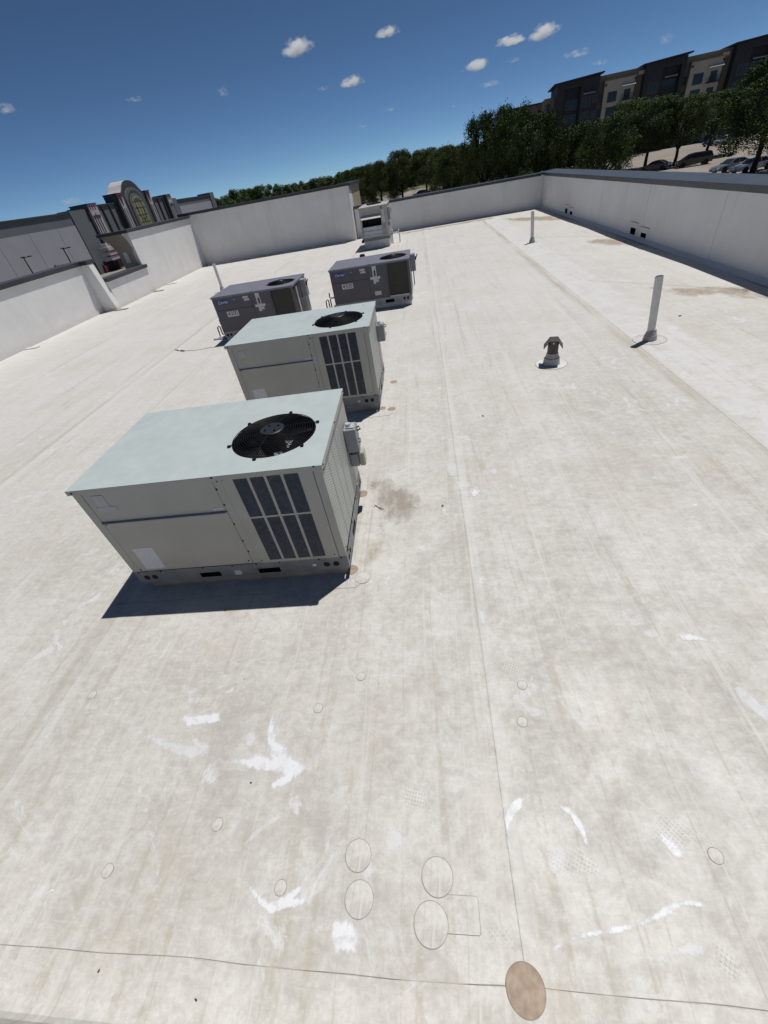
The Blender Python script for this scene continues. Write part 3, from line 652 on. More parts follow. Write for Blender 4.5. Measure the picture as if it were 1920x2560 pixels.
def fan(root, cx, cy, zt, r, arms=6, rings=13, floor=M_ZINC):
    g = MB(); z = zt+0.012
    for k in range(rings):
        q = r*(0.27+0.73*(k+1)/rings); g.torus(q, 0.0040, (cx, cy, z+0.045*(1-(q/r)**2)), 44, 4)
    gd = g.build('fan_guard', M_BLACK, root, smooth=True)
    for k in range(arms):
        a = 2*math.pi*k/arms+0.35; c, s_ = math.cos(a), math.sin(a)
        MB().tube([(cx+c*r*.2, cy+s_*r*.2, z+.043), (cx+c*r*.65, cy+s_*r*.65, z+.03), (cx+c*(r+.035), cy+s_*(r+.035), z-.004)], 0.0052, 6).build('guard_rod', M_BLACK, gd)
        MB().box(cx+c*(r+.03)-.013, cx+c*(r+.03)+.013, cy+s_*(r+.03)-.013, cy+s_*(r+.03)+.013, zt+.0005, zt+.016).build('guard_clip', M_BLACK, gd)
    hb = MB().lathe([(0.0, z+.056), (r*.27, z+.056), (r*.29, z+.05), (r*.29, z+.035), (0, z+.035)][::-1], (cx, cy, 0), 32).build('motor_plate', M_SCREWPL, root)
    for a in (0.6, 2.2, 3.7, 5.3): MB().box(cx+.17*r*math.cos(a)-.009, cx+.17*r*math.cos(a)+.009, cy+.17*r*math.sin(a)-.009, cy+.17*r*math.sin(a)+.009, z+.0565, z+.064).build('bolt', M_BLACK, hb)
    MB().lathe([(r*.2, zt-.14), (r*.2, z+.03)], (cx, cy, 0), 20).build('motor', M_BLACK, root)
    for k in range(4):
        a0 = 2*math.pi*k/4+0.9; vs = []; fs = []; nn = 7
        for i in range(nn):
            q = r*(.2+.76*i/(nn-1)); wd = 0.52+0.13*i/(nn-1)
            for j in range(5):
                b = a0+wd*(j/4-.5)*1.5; vs.append((cx+q*math.cos(b), cy+q*math.sin(b), zt-.10-.075*(j/4-.5)))
        for i in range(nn-1):
            for j in range(4): fs.append((i*5+j, (i+1)*5+j, (i+1)*5+j+1, i*5+j+1))
        b_ = MB().add(vs, fs).build('fan_blade', M_BLACK, root, smooth=True)
        md = b_.modifiers.new('thick', 'SOLIDIFY'); md.thickness = 0.004
    wl = MB(); n = 40
    vs = [(cx+r*math.cos(2*math.pi*k/n), cy+r*math.sin(2*math.pi*k/n), zz) for zz in (zt-.002, zt-.24) for k in range(n)]
    wl.add(vs, [(k, (k+1) % n, n+(k+1) % n, n+k) for k in range(n)]); wl.build('fan_shroud', M_BLACK, root, smooth=True)
    MB().lathe([(r, zt-.25), (r, zt-.241), (0, zt-.241)], (cx, cy, 0), 40).build('inner_coil', floor, root)
M_SCREWPL = mat('motor_plate_paint', (0.014, 0.016, 0.02), 0.45, 0, .2, 20)

def beige_unit():
    W, D, ZB, ZR, ZT = 2.204, 1.41, 0.12, 0.282, 1.33
    r = empty('rooftop_unit', (0, 0, 0))
    MB().box(.05, W-.05, .05, D-.05, 0.0, ZB).build('roof_curb', M_CURB, r)
    # base rails: front rail with fork pockets and lifting holes left open
    def rail(put, L, nm):
        us = sorted({0, .676, .895, 1.29, 1.515, L} if L > 2 else {0, .42, .64, .86, L}); zs = [ZB, .138, .204, ZR]
        hs = {(1, 1), (3, 1)} if L > 2 else {(1, 1)}
        b = MB().gridwall(us, zs, hs, put); o = b.build('base_rail', M_RAIL, r); return o
    fr = rail(lambda u, z: (u, 0.0, z), W, 'f'); sr = rail(lambda u, z: (W, u, z), D, 's')
    MB().gridwall([0, W], [ZB, ZR], set(), lambda u, z: (u, D, z)).build('base_rail', M_RAIL, r)
    MB().gridwall([0, D], [ZB, ZR], set(), lambda u, z: (0, u, z)).build('base_rail', M_RAIL, r)
    for a, b in ((.676, .895), (1.29, 1.515)): 
        q = MB(); q.add([(a,.001,.138),(b,.001,.138),(b,.001,.204),(a,.001,.204),(a,.2,.138),(b,.2,.138),(b,.2,.204),(a,.2,.204)], [(0,4,5,1),(1,5,6,2),(2,6,7,3),(3,7,4,0),(4,7,6,5)]); q.build('fork_pocket', M_HOLE, fr)
    q = MB(); a, b = .42, .64; q.add([(W-.001,a,.138),(W-.001,b,.138),(W-.001,b,.204),(W-.001,a,.204),(W-.2,a,.138),(W-.2,b,.138),(W-.2,b,.204),(W-.2,a,.204)], [(0,4,5,1),(1,5,6,2),(2,6,7,3),(3,7,4,0),(4,7,6,5)]); q.build('fork_pocket', M_HOLE, sr)
    for u in (.105, .19, 1.99, 2.085): MB().lathe([(.031, -.002), (.031, 0.0)], (u, -.001, .196), 20, 'y').build('lifting_hole', M_HOLE, fr)
    for u in (.08, .17, D-.17, D-.08): MB().lathe([(.028, 0.0), (.028, .002)], (W+.0005, u, .196), 20, 'x').build('lifting_hole', M_HOLE, sr)
    MB().box(1.045, 1.115, -.003, -.0008, .145, .205).build('rail_sticker', M_LABEL, fr); MB().box(1.85, 1.885, -.003, -.0008, .185, .215).build('rail_sticker', M_WHITE, fr)
    # inner body
    MB().box(.03, W-.03, .035, D-.02, ZR, ZT-.27).build('inner_body', M_HOLE, r)
    # front skins
    panel(0.0, .078, ZR, 1.285, 'corner_post', M_BEIGE, r, .002)
    panel(.081, 1.276, .952, 1.285, 'access_panel', M_BEIGE, r, .004)
    lp = panel(.081, 1.276, .300, .944, 'access_panel', M_BEIGE, r, .001)
    panel(.081, 1.276, ZR, .297, 'bottom_strip', M_BEIGE, r, .006)
    panel(1.279, 1.352, ZR, 1.285, 'divider_post', M_BEIGE, r, .003)
    MB().prism([(-.016, .938), (-.016, .946), (.004, .956), (.004, .938)], .081, 1.27, 'yz').build('drip_ledge', M_LEDGE, r)
    us = [1.355, 1.457, 1.578, 1.602, 1.721, 1.745, 1.862, 1.886, 2.010, 2.131]; zs = [ZR+.002, .316, .845, .863, 1.272, 1.285]
    hs = {(i, j) for i in (1, 3, 5, 7) for j in (1, 3)}
    lv = MB(); lv.gridwall(us, zs, hs, lambda u, z: (u, .004, z)); lo = lv.build('louver_panel', M_BEIGE, r)
    md = lo.modifiers.new('thick', 'SOLIDIFY'); md.thickness = .006; md.offset = -1
    for i in (1, 3, 5, 7):
        for j in (1, 3):
            a, b, c, d = us[i], us[i+1], zs[j], zs[j+1]; k = int((d-c)/.0186); p = (d-c)/k; bk = MB()
            for q in range(k):
                z = c+q*p; bk.add([(a, -.004, z+p*.15), (b, -.004, z+p*.15), (b, .006, z+p*.62), (a, .006, z+p*.62), (a, .0075, z+p*.78), (b, .0075, z+p*.78)], [(0, 1, 2, 3), (3, 2, 5, 4)])
            bo = bk.build('louver_bank', M_SLAT, lo); bo['kind'] = 'stuff'
    panel(2.134, W, ZR, 1.285, 'corner_post', M_BEIGE, r, .002)
    # side and rear skins
    MB().box(W-.02, W-.004, .045, .93, .30, 1.285).build('perforated_panel', M_PERF, r)
    MB().box(W-.02, W-.002, .0225, .042, ZR, 1.285).build('corner_post', M_BEIGE, r)
    MB().box(W-.02, W-.003, .934, D, ZR, 1.285).build('side_panel', M_BEIGE, r, bevel=.003)
    MB().box(W-.02, W-.008, .045, .93, ZR, .298).build('bottom_strip', M_BEIGE, r)
    MB().box(0.002, .02, .0225, D, ZR, 1.285).build('side_panel', M_BEIGE, r, bevel=.003)
    MB().box(.0205, W-.0205, D-.02, D-.002, ZR, 1.285).build('rear_panel', M_BEIGE, r, bevel=.003)
    for y in (.26, .48, .70): MB().prism([(y-.012, .32), (y+.012, .32), (y+.012, 1.27), (y-.012, 1.27)], W-.005, W-.001, 'yz').build('pressed_rib', M_BEIGE, r, bevel=.002)
    top_panel(r, W, D, ZT, 1.69, .57, .385, M_TOP, .018, .046, M_BEIGE)
    fan(r, 1.69, .57, ZT, .378)
    s = .971
    for u, z in [(.033,1.254),(1.342,1.267),(2.222,1.276),(1.359,1.217),(1.411,1.223),(1.322,1.133),(1.321,.959),(1.281,.876),(1.323,.732),(1.322,.516),(1.325,.373),(1.281,.246),(1.414,.234),(2.155,1.229),(2.158,.243),(.106,.863),(.101,.236)]:
        zz = .087+.971*z; y = -.018 if zz > 1.29 else (.0035 if .08 < u*s < .12 else .003)
        if abs(zz-.925) < .03: y = .001
        shared('screw', SCREW, r, (u*s, y-.0005, zz))
    for u in (.05, .294, .744, 1.053, 1.30, 1.537, 1.93, 2.15): shared('screw', SCREW, r, (u, -.0005, .272))
    for y, z in ((.02, 1.31), (.72, 1.31), (1.39, 1.31), (.1, .27), (.5, .27), (.9, .27), (.06, 1.24), (.06, .35)):
        shared('screw', SCREW, r, (W+(.018 if z > 1.3 else .0005), y, z), (0, 0, R(90)))
    # diagram sheet near the foot of the lower panel
    MB().box(.168, .377, -.0012, .0006, .318, .605).build('diagram_sheet', M_DIAG, lp)
    # disconnect switch box on the right side
    d = MB().box(W+.0005, W+.125, 1.06, 1.235, .76, 1.03).build('disconnect_box', M_GBOX, r, bevel=.006)
    MB().box(W+.02, W+.11, 1.09, 1.20, 1.031, 1.045).build('box_cap', M_ZINC, d, bevel=.004)
    MB().tube([(W+.05, 1.13, 1.045), (W+.05, 1.13, 1.075)], .028, 12).build('conduit_hub', M_ZINC, d)
    MB().tube([(W+.126, 1.18, .99), (W+.15, 1.18, 1.005), (W+.16, 1.18, .97), (W+.126, 1.18, .955)], .008, 6).build('lever', M_BLACK, d)
    MB().tube([(W+.125, 1.13, .88), (W+.15, 1.13, .885), (W+.15, 1.13, .845), (W+.125, 1.13, .845)], .005, 6).build('hasp', M_BLACK, d)
    return r
near = beige_unit()
mid = copy_tree(near)
near.location = (-3.117, 2.583, 0.0034); near.rotation_euler = (0, 0, R(1.33))
tag(near, 'nearest beige rooftop unit with pale green top and large round fan', 'rooftop unit', 'beige rooftop units')
mid.location = (-3.06, 6.19, 0.0034); mid.rotation_euler = (0, 0, R(.44))
tag(mid, 'beige rooftop unit standing second, between the nearest one and the mauve units', 'rooftop unit', 'beige rooftop units')
MB().box(.163, .262, .0005, .0035, 1.12, 1.245).build('faded_sticker', M_FADED, near)
MB().box(.135, .315, .0000, .0036, 1.07, 1.118).build('faded_sticker', M_FADED, near)
MB().box(.16, .26, .0005, .0035, 1.12, 1.22).build('faded_sticker', M_FADED, mid)
MB().box(1.16, 1.26, .002, .0036, .965, .995).build('small_label', M_LABEL, near); MB().box(1.16, 1.26, .002, .0036, .965, .995).build('small_label', M_LABEL, mid)
W = 2.204
ob = MB().box(W+.0005, W+.09, 1.10, 1.24, .56, .715).build('outlet_box', M_GBOX, near, bevel=.006)
MB().box(W+.091, W+.16, 1.105, 1.235, .55, .725).build('bubble_cover', M_LID, ob, bevel=.022, seg=3)
patchm = mat('rust_spot', (.35, .17, .06), .8)
shared('rust_spot', disc_mesh('rust_spot', .022, .001, patchm, 12), mid, (2.02, 1.25, 1.3305))

M_FAINT = label_material('faint_dark_print', (.080, .072, .088), (.03, .028, .034), 420, .9)
def mauve_unit():
    W, D, ZB, ZR, ZT = 2.203, 1.48, 0.112, 0.268, 1.138
    r = empty('rooftop_unit', (0, 0, 0))
    MB().box(.03, W-.03, .03, D-.03, 0.0, ZB).build('roof_curb', M_CURBW, r, bevel=.01)
    MB().prism([(-.08, .001), (W+.08, .001), (W-.03, .06), (.03, .06)], .028, .032, 'xz')
    fr = MB().gridwall([0, .3, .52, 1.45, 1.70, W], [ZB, .135, .215, ZR], {(1, 1), (3, 1)}, lambda u, z: (u, 0.0, z)).build('base_rail', M_ZRAIL, r)
    sr = MB().gridwall([0, D], [ZB, ZR], set(), lambda u, z: (W, u, z)).build('base_rail', M_ZRAIL, r)
    MB().gridwall([0, D], [ZB, ZR], set(), lambda u, z: (0, u, z)).build('base_rail', M_ZRAIL, r)
    MB().gridwall([0, W], [ZB, ZR], set(), lambda u, z: (u, D, z)).build('base_rail', M_ZRAIL, r)
    for a, b in ((.3, .52), (1.45, 1.70)):
        q = MB(); q.add([(a,.001,.135),(b,.001,.135),(b,.001,.215),(a,.001,.215),(a,.2,.135),(b,.2,.135),(b,.2,.215),(a,.2,.215)], [(0,4,5,1),(1,5,6,2),(2,6,7,3),(3,7,4,0),(4,7,6,5)]); q.build('fork_pocket', M_HOLE, fr)
    for u in (.09, .19, 1.99, 2.09): MB().lathe([(.036, -.002), (.036, 0.0)], (u, -.001, .19), 20, 'y').build('lifting_hole', M_HOLE, fr)
    MB().box(.02, W-.02, .04, D-.02, ZR, ZT-.26).build('inner_body', M_HOLE, r)
    up = panel(0.0, 1.062, .805, 1.10, 'access_panel', M_PURP, r, 0.0)
    lp = panel(0.0, 1.062, ZR, .799, 'access_panel', M_PURP, r, .002)
    mp_ = panel(1.066, 1.555, ZR, 1.10, 'control_panel', M_PURP, r, .001)
    panel(1.559, 1.60, ZR, 1.10, 'coil_post', M_PURP, r, .004); panel(2.145, W, ZR, 1.10, 'corner_post', M_PURP, r, .002)
    panel(1.602, 2.143, ZR, .30, 'coil_sill', M_ZINC, r, .006)
    co = panel(1.602, 2.143, .302, 1.10, 'condenser_coil', M_COIL, r, .028, .02, 0)
    MB().box(W-.02, W-.003, .0225, .55, ZR, 1.10).build('condenser_coil', M_COIL, r)
    MB().box(W-.02, W, .552, .60, ZR, 1.10).build('side_post', M_PURP, r); MB().box(W-.02, W-.001, .602, D, ZR, 1.10).build('side_panel', M_PURP, r, bevel=.003)
    MB().box(W-.004, W+.008, .30, .42, .30, 1.05).build('side_rail', M_ZINC, r)
    MB().box(0.001, .02, .0225, D, ZR, 1.10).build('side_panel', M_PURP, r, bevel=.003)
    MB().box(.021, W-.021, D-.02, D, ZR, 1.10).build('rear_panel', M_PURP, r, bevel=.003)
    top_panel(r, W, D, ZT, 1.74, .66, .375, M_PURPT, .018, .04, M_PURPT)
    fan(r, 1.74, .66, ZT-.01, .366, 4, 12)
    for a in (0.5, 3.0): MB().tube([(1.74+.1*math.cos(a), .66+.1*math.sin(a), ZT+.06), (1.74+.34*math.cos(a), .66+.34*math.sin(a), ZT+.025)], .009, 6).build('motor_strap', M_ZINC, r)
    # badge
    ov = MB(); n = 40; ov.prism([(.272+.175*math.cos(2*math.pi*k/n), .985+.060*math.sin(2*math.pi*k/n)) for k in range(n)], -.005, 0.0005, 'xz'); bd = ov.build('badge', M_BLUE, up)
    text_mesh('Carrier', .100, M_SILVER, 'badge_lettering', bd, (.272, -.0056, .988), (R(90), 0, 0), .35, .0006, .95, .001)
    MB().box(.53, .82, -.0012, -.0002, .940, .962).build('faint_print', M_FAINT, up)
    MB().lathe([(.014, 0.0), (.014, -.012), (0, -.012)], (.60, 0, 1.02), 12, 'y').build('latch', M_ZINC, up)
    sg = MB().box(.285, .60, -.0025, .0018, .628, .758).build('number_plate', M_WHITE, lp)
    text_mesh('4300', .150, M_INK, 'number_lettering', sg, (.4425, -.0031, .693), (R(90), 0, 0), 0, .0005, .92, .001)
    MB().box(.84, .985, -.002, -.0003, 1.012, 1.058).build('small_label', M_LABEL, up); MB().box(.86, 1.0, -.002, -.0003, .952, .998).build('small_label', M_LABEL, up)
    MB().box(1.185, 1.295, -.002, .0008, .83, 1.085).build('tall_label', M_LABEL, mp_); MB().box(1.225, 1.27, -.0026, -.0021, .84, .98).build('label_print', M_INK, mp_)
    MB().box(1.11, 1.385, -.0024, .0008, .765, .826).build('wide_label', M_LABEL, mp_); MB().box(1.185, 1.25, -.002, .0008, .655, .763).build('tall_label', M_LABEL, mp_)
    MB().box(1.255, 1.335, -.002, .0008, .69, .758).build('warning_label', M_LABELR, mp_); MB().box(1.18, 1.36, -.002, .0008, .362, .462).build('data_label', M_LABELR, mp_)
    for x, z in ((.02, 1.085), (1.04, 1.085), (1.03, .83), (1.03, .77), (.03, .30), (1.03, .30), (1.1, 1.08), (1.1, .30), (1.53, .29)): shared('screw', SCREW, r, (x, -.0005, z))
    # disconnect on the right side with a red handle
    d = MB().box(W+.0005, W+.15, .80, 1.05, .68, 1.10).build('disconnect_box', M_GBOX, r, bevel=.008)
    MB().lathe([(.05, 0), (.05, .02), (.03, .03), (.0, .03)], (W+.15, .9, .98), 14, 'x').build('switch_boss', M_BLACK, d)
    MB().tube([(W+.17, .9, .98), (W+.22, .9, 1.08)], .014, 8).build('switch_handle', M_RED, d)
    MB().tube([(W+.075, .92, .68), (W+.075, .92, .32), (W+.04, .92, .28)], .016, 8).build('conduit', M_ZINC, r)
    # lifting eye / lid clip and black condensate trap at the left end
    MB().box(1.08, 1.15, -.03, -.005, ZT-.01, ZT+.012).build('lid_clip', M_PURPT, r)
    tp = MB(); tp.tube([(0.0, .50, .36), (-.20, .50, .36), (-.23, .50, .33), (-.23, .50, .12), (-.26, .50, .09), (-.29, .50, .12), (-.29, .50, .30), (-.33, .50, .33), (-.37, .50, .30), (-.38, .50, .06)], .017, 8); tp.tube([(-.23, .50, .36), (-.23, .50, .50)], .017, 8)
    tp.build('condensate_trap', M_BLACK, r, smooth=True)
    return r
M_ZRAIL = mat('zinc_base_rail', (0.27, 0.275, 0.30), .45, .1, .2, 6, grime=(.2, .19, .19))
cR = mauve_unit(); cL = copy_tree(cR)
cR.location = (-2.574, 12.70, .003); cR.rotation_euler = (0, 0, R(-.5))
tag(cR, 'mauve grey rooftop unit numbered 4300 nearer the roof centre, behind the beige units', 'rooftop unit', 'mauve rooftop units')
cL.location = (-5.54, 11.43, .003); cL.rotation_euler = (0, 0, R(.35))
tag(cL, 'mauve grey rooftop unit numbered 4300 on the left, nearer the white pipe', 'rooftop unit', 'mauve rooftop units')
for nm, lx, ly, lab in (('splash_block', -2.97, 13.22, 'white splash block under the drain of the right mauve unit'), ('splash_block', -5.95, 11.93, 'white splash block under the drain of the left mauve unit')):
    mb = MB(); mb.prism([(-.17, -.10), (.15, -.12), (.17, .09), (-.15, .11)], 0.0, .05, 'xy'); o = mb.build(nm, M_CURBW, None, bevel=.012); o.location = (lx, ly, .003); tag(o, lab, 'splash block')
e = empty('roof_vent', (-1.93, 15.4, .002), 0, 'black capped vent peeping over the right mauve unit', 'vent')
MB().lathe([(.09, 0), (.06, .05), (.05, .1), (.05, .92)], n=16).build('vent_neck', M_BOOT, e); MB().lathe([(.09, .92), (.09, 1.02), (.07, 1.05), (0, 1.06)], n=16).build('vent_cap', M_BLACK, e)

# tall unit with fresh-air hood at the far end
def tall_unit():
    W, D, ZC, ZB, ZT = 1.38, 2.53, .36, .47, 1.77
    M5 = mat('weathered_tan_cabinet', (.40, .38, .345), .55, 0, .1, 3, .03, 50, grime=(.30, .28, .25))
    M5L = mat('weathered_tan_lit', (.52, .49, .43), .55, 0, .1, 3, .03, 50)  # lighter copy of the tan: sunlit hood slope put into the colour
    r = empty('rooftop_unit', (-2.97, 24.91, .002), R(-.14), 'tall tan rooftop unit with fresh air hood standing by the far wall', 'rooftop unit')
    MB().box(.05, W-.02, .05, D-.05, 0, ZC).build('roof_curb', M_CURBW, r, bevel=.02)
    MB().box(-.03, W+.01, -.02, D, ZC, ZB).build('base_rail', M_RAIL, r, bevel=.005)
    MB().box(-.06, 0.05, -.08, -.021, ZC-.03, ZC+.08).build('rail_end', M_BLACK, r)
    MB().box(0, W, .5, D, ZB, ZT-.04).build('cabinet', M5, r, bevel=.006)
    MB().box(0, .075, 0, .5, ZB, ZT-.04).build('hood_cheek', M5, r, bevel=.006); MB().box(1.06, W, 0, .5, ZB, ZT-.04).build('hood_cheek', M5, r, bevel=.006)
    MB().box(.076, 1.059, 0, .5, 1.44, ZT-.04).build('hood_head', M5, r, bevel=.004)
    MB().prism([(-.22, 1.28), (-.22, 1.30), (0.02, 1.435), (0.02, 1.415)], .07, 1.06, 'yz').build('hood_flap', M5L, r)
    MB().prism([(-.22, 1.28), (0.0, 1.28), (0.0, 1.41)], .062, .07, 'yz').build('hood_side', M5L, r); MB().prism([(-.22, 1.28), (0.0, 1.28), (0.0, 1.41)], 1.06, 1.068, 'yz').build('hood_side', M5L, r)
    MB().box(.076, 1.059, .42, .49, .95, 1.44).build('filter_back', M_HOLE, r)
    for z0, z1, y in ((.50, .60, .03), (.604, .77, .06), (.774, .95, .09)): MB().box(.078, 1.057, y, y+.02, z0, z1-.003).build('damper_panel', M_ZINC, r, bevel=.004)
    MB().box(1.12, 1.24, -.004, 0.0, 1.08, 1.58).build('tall_label', M_LABEL, r); MB().box(1.10, 1.15, -.006, 0.0, 1.62, 1.72).build('vent_slot', M_HOLE, r)
    MB().box(1.10, 1.26, -.006, 0.0, .55, 1.02).build('side_plate', M_CURB, r); MB().box(.0, 1.38, -.006, -.001, .475, .497).build('sill', M5L, r)
    MB().box(-.03, W+.03, -.03, D+.03, ZT-.04, ZT).build('top_panel', M5, r, bevel=.006)
    MB().torus(.36, .03, (.66, 1.5, ZT+.02), 32, 6).build('fan_ring', M_BLACK, r); MB().lathe([(.34, ZT+.002), (.34, ZT+.004), (0, ZT+.004)], (.66, 1.5, 0), 28).build('fan_opening', M_HOLE, r)
    d = MB().box(W+.001, W+.14, .20, .50, 1.10, 1.62).build('disconnect_box', M_GBOX, r, bevel=.006)
    MB().tube([(W+.14, .35, 1.52), (W+.19, .35, 1.54), (W+.19, .35, 1.40), (W+.14, .35, 1.38)], .012, 6).build('lever', M_BLACK, d)
    MB().box(W+.001, W+.1, .25, .42, .85, 1.0).build('outlet_box', M_GBOX, r, bevel=.005)
    MB().tube([(W+.05, .32, 1.10), (W+.05, .32, .1)], .02, 8).build('conduit', M_ZINC, r)
    return r
tall_unit()
cp = MB(); cp.tube([(-1.62, 25.9, .45), (-1.15, 25.9, .44), (-1.12, 25.9, .40), (-1.12, 25.9, .0)], .035, 10).tube([(-1.15, 25.9, .42), (-1.15, 25.9, .58)], .03, 8).tube([(-1.50, 25.9, .42), (-1.50, 25.9, .0)], .035, 8).tube([(-1.47, 25.9, .45), (-1.47, 25.9, .60)], .03, 8)
tag(cp.build('drain_pipe', M_PVC, None, smooth=True), 'white drain pipe with two upright stubs beside the tall tan unit', 'pipe')

# ================================================================== pipes and vents
def vent_pipe(x, y, h, r, label, lean=(0, 0), patchm=None, pr=.24, n=24):
    e = empty('vent_pipe', (x, y, .002), 0, label, 'vent pipe', 'white vent pipes')
    lx, ly = lean
    p = MB(); p.tube([(0, 0, .05), (lx, ly, h)], r, n, cap=False); p.tube([(lx, ly, h), (lx*.97, ly*.97, h-.12)], r*.86, n, cap=False)
    vs = []; fs = []
    for k in range(n):
        a = 2*math.pi*k/n; vs += [(lx+r*math.cos(a), ly+r*math.sin(a), h), (lx+.86*r*math.cos(a), ly+.86*r*math.sin(a), h)]
    p.add(vs, [(2*k, 2*((k+1) % n), 2*((k+1) % n)+1, 2*k+1) for k in range(n)])
    p.build('pipe', M_PVC, e, smooth=True)
    MB().tube([(lx*.2, ly*.2, h*.2), (lx*.88, ly*.88, h*.88)], r*.8, 12).build('bore', M_HOLE, e)
    MB().lathe([(r*1.85, .003), (r*1.78, .02), (r*1.66, .085), (r*1.45, .10), (r*1.45, .125), (r*1.28, .13), (r*1.28, .155), (r*1.12, .16), (r*1.12, .185), (r*.98, .19)], n=n).build('pipe_boot', M_BOOT, e, bevel=.004)
    MB().torus(r*1.14, .005, (0, 0, .172), 24, 6).build('clamp', M_ZINC, e)
    if patchm is not None:
        o = shared('round_patch', disc_mesh('round_patch', pr, .002, patchm), e, (0, 0, .0005))
        mb = MB(); mb.torus(pr, .004, (0, 0, .001), 48, 4); mb.build('patch_edge', M_RIM, o)
    return e
M_PATCHG = mat('aged_flashing', (.50, .48, .455), .65, 0, .12, 8, .1, 40, grime=(.42, .39, .35))
vent_pipe(3.93, 7.87, 1.03, .062, 'tall white vent pipe standing nearest, on the right beside the brown vent', (-.105, .0), M_PATCHG, .27)
vent_pipe(4.32, 19.5, 1.01, .062, 'white vent pipe standing farther back on the right, towards the corner', (-.06, 0), M_ROOF, .2)
vent_pipe(-8.80, 19.55, 1.06, .062, 'white vent pipe rising behind the left mauve unit', (0, .02), M_ROOF, .2)
def hooded_vent():
    e = empty('roof_vent', (2.10, 7.31, .002), R(-14), 'small brown hooded vent on a round white patch', 'vent')
    o = shared('round_patch', disc_mesh('round_patch', .265, .0025, M_CURBW), e, (0, 0, .0005)); MB().torus(.265, .004, (0, 0, .001), 48, 4).build('patch_edge', M_RIM, o)
    MB().lathe([(.148, .003), (.140, .02), (.125, .115), (.105, .125), (.105, .155), (.097, .16), (.097, .19), (.09, .195)], n=28).build('vent_boot', M_BOOT, e, bevel=.004)
    MB().lathe([(.088, .19), (.088, .37)], n=28).build('vent_neck', M_BROWN, e, smooth=False)
    hd = MB(); hd.prism([(-.155, .30), (-.065, .425), (.065, .425), (.155, .30), (.147, .295), (.06, .413), (-.06, .413), (-.147, .295)], -.115, .115, 'xz'); hd.build('vent_hood', M_BROWN, e, bevel=.003)
    MB().prism([(-.06, .36), (.06, .36), (.06, .413), (-.06, .413)], -.10, .10, 'xz').build('hood_core', M_BROWN, e)
    MB().lathe([(.016, 0), (.016, -.01), (0, -.01)], (0, -.10, .385), 10, 'y').build('rivet', M_ZINC, e)
hooded_vent()

# ================================================================== bits lying about
tw = MB(); tw.tube([(-.777, 3.673, .008), (-.768, 3.718, .010), (-.705, 3.647, .012), (-.657, 3.624, .008)], [.003, .0045, .0035, .002], 6).tube([(-.715, 3.66, .012), (-.66, 3.645, .01)], [.003, .0015], 5)
tag(tw.build('twig', mat('dark_twig', (.05, .04, .03), .9)), 'small dark twig beside the grey stain near the closest unit', 'twig')
wr = MB(); pts = [(-7.075, 11.351), (-6.9, 11.24), (-6.753, 11.171), (-6.55, 11.13), (-6.341, 11.081), (-6.15, 11.10), (-6.0, 11.14), (-5.8, 11.13), (-5.671, 11.115)]
wr.tube([(x, y, .012) for x, y in pts], .0045, 6); wr.tube([(-6.86, 11.22, .02), (-6.72, 11.15, .02)], .018, 6); wr.tube([(-7.1, 11.38, .012), (-6.95, 11.28, .02)], .012, 6)
tag(wr.build('loose_wire', mat('grey_wire', (.13, .11, .09), .7)), 'thin loose wire lying in front of the left mauve unit', 'wire')
for i, (x, y, sz, lab) in enumerate(((-1.398, .851, .013, 'tiny dark leaf scrap under the big white smear'), (-1.965, -.024, .012, 'tiny dark leaf scrap at the near left below the cross seam'), (-1.38, -.087, .013, 'tiny dark leaf scrap at the near edge below the cross seam'), (.02, 3.62, .028, 'dark scrap on the membrane left of the long seam'), (.72, 5.65, .03, 'dark speck of debris right of the long seam'), (4.9, 8.9, .05, 'dark debris on the membrane behind the nearest pipe'))):
    mb = MB(); mb.prism([(-1, -.3), (-.2, -.6), (.9, -.2), (1.1, .3), (.1, .55), (-.8, .4)], 0, .35, 'xy'); o = mb.build('leaf_scrap', mat('dead_leaf', (.05, .035, .025), .9)); o.scale = (sz*.6, sz*.6, sz*.5); o.location = (x, y, .0085 if y < 0.05 else .0035); o.rotation_euler = (0, 0, i*1.3); tag(o, lab, 'debris', 'scraps on the roof')

# ================================================================== trees
def foliage_material(name, a, b_, c_):
    m, t, b = new_mat(name); p = t.pos(); n = t.noise(p, 0.9, 4, .6); f = t.noise(p, 6.0, 3)
    oi = t.n.new('ShaderNodeObjectInfo')
    c = t.mix(t.mr(n, .38, .62), a, b_); c = t.mix(t.mr(f, .5, .72, 0, .7), c, c_)
    c = t.mix(t.m('MULTIPLY', oi.outputs['Random'], .35), c, (0.085, 0.088, 0.034))
    t.lk(c, b.inputs['Base Color']); b.inputs['Roughness'].default_value = .65; b.inputs['Specular IOR Level'].default_value = .05
    b.inputs['Transmission Weight'].default_value = 0.0
    return m
M_LEAF = foliage_material('dark_oak_leaves', (0.042, 0.070, 0.023), (0.070, 0.105, 0.034), (0.112, 0.148, 0.052))
M_LEAF2 = foliage_material('bright_elm_leaves', (0.042, 0.080, 0.030), (0.075, 0.120, 0.042), (0.115, 0.160, 0.060))
M_BARK = mat('bark', (0.055, 0.042, 0.034), .95, 0, .3, 6, .3, 20)
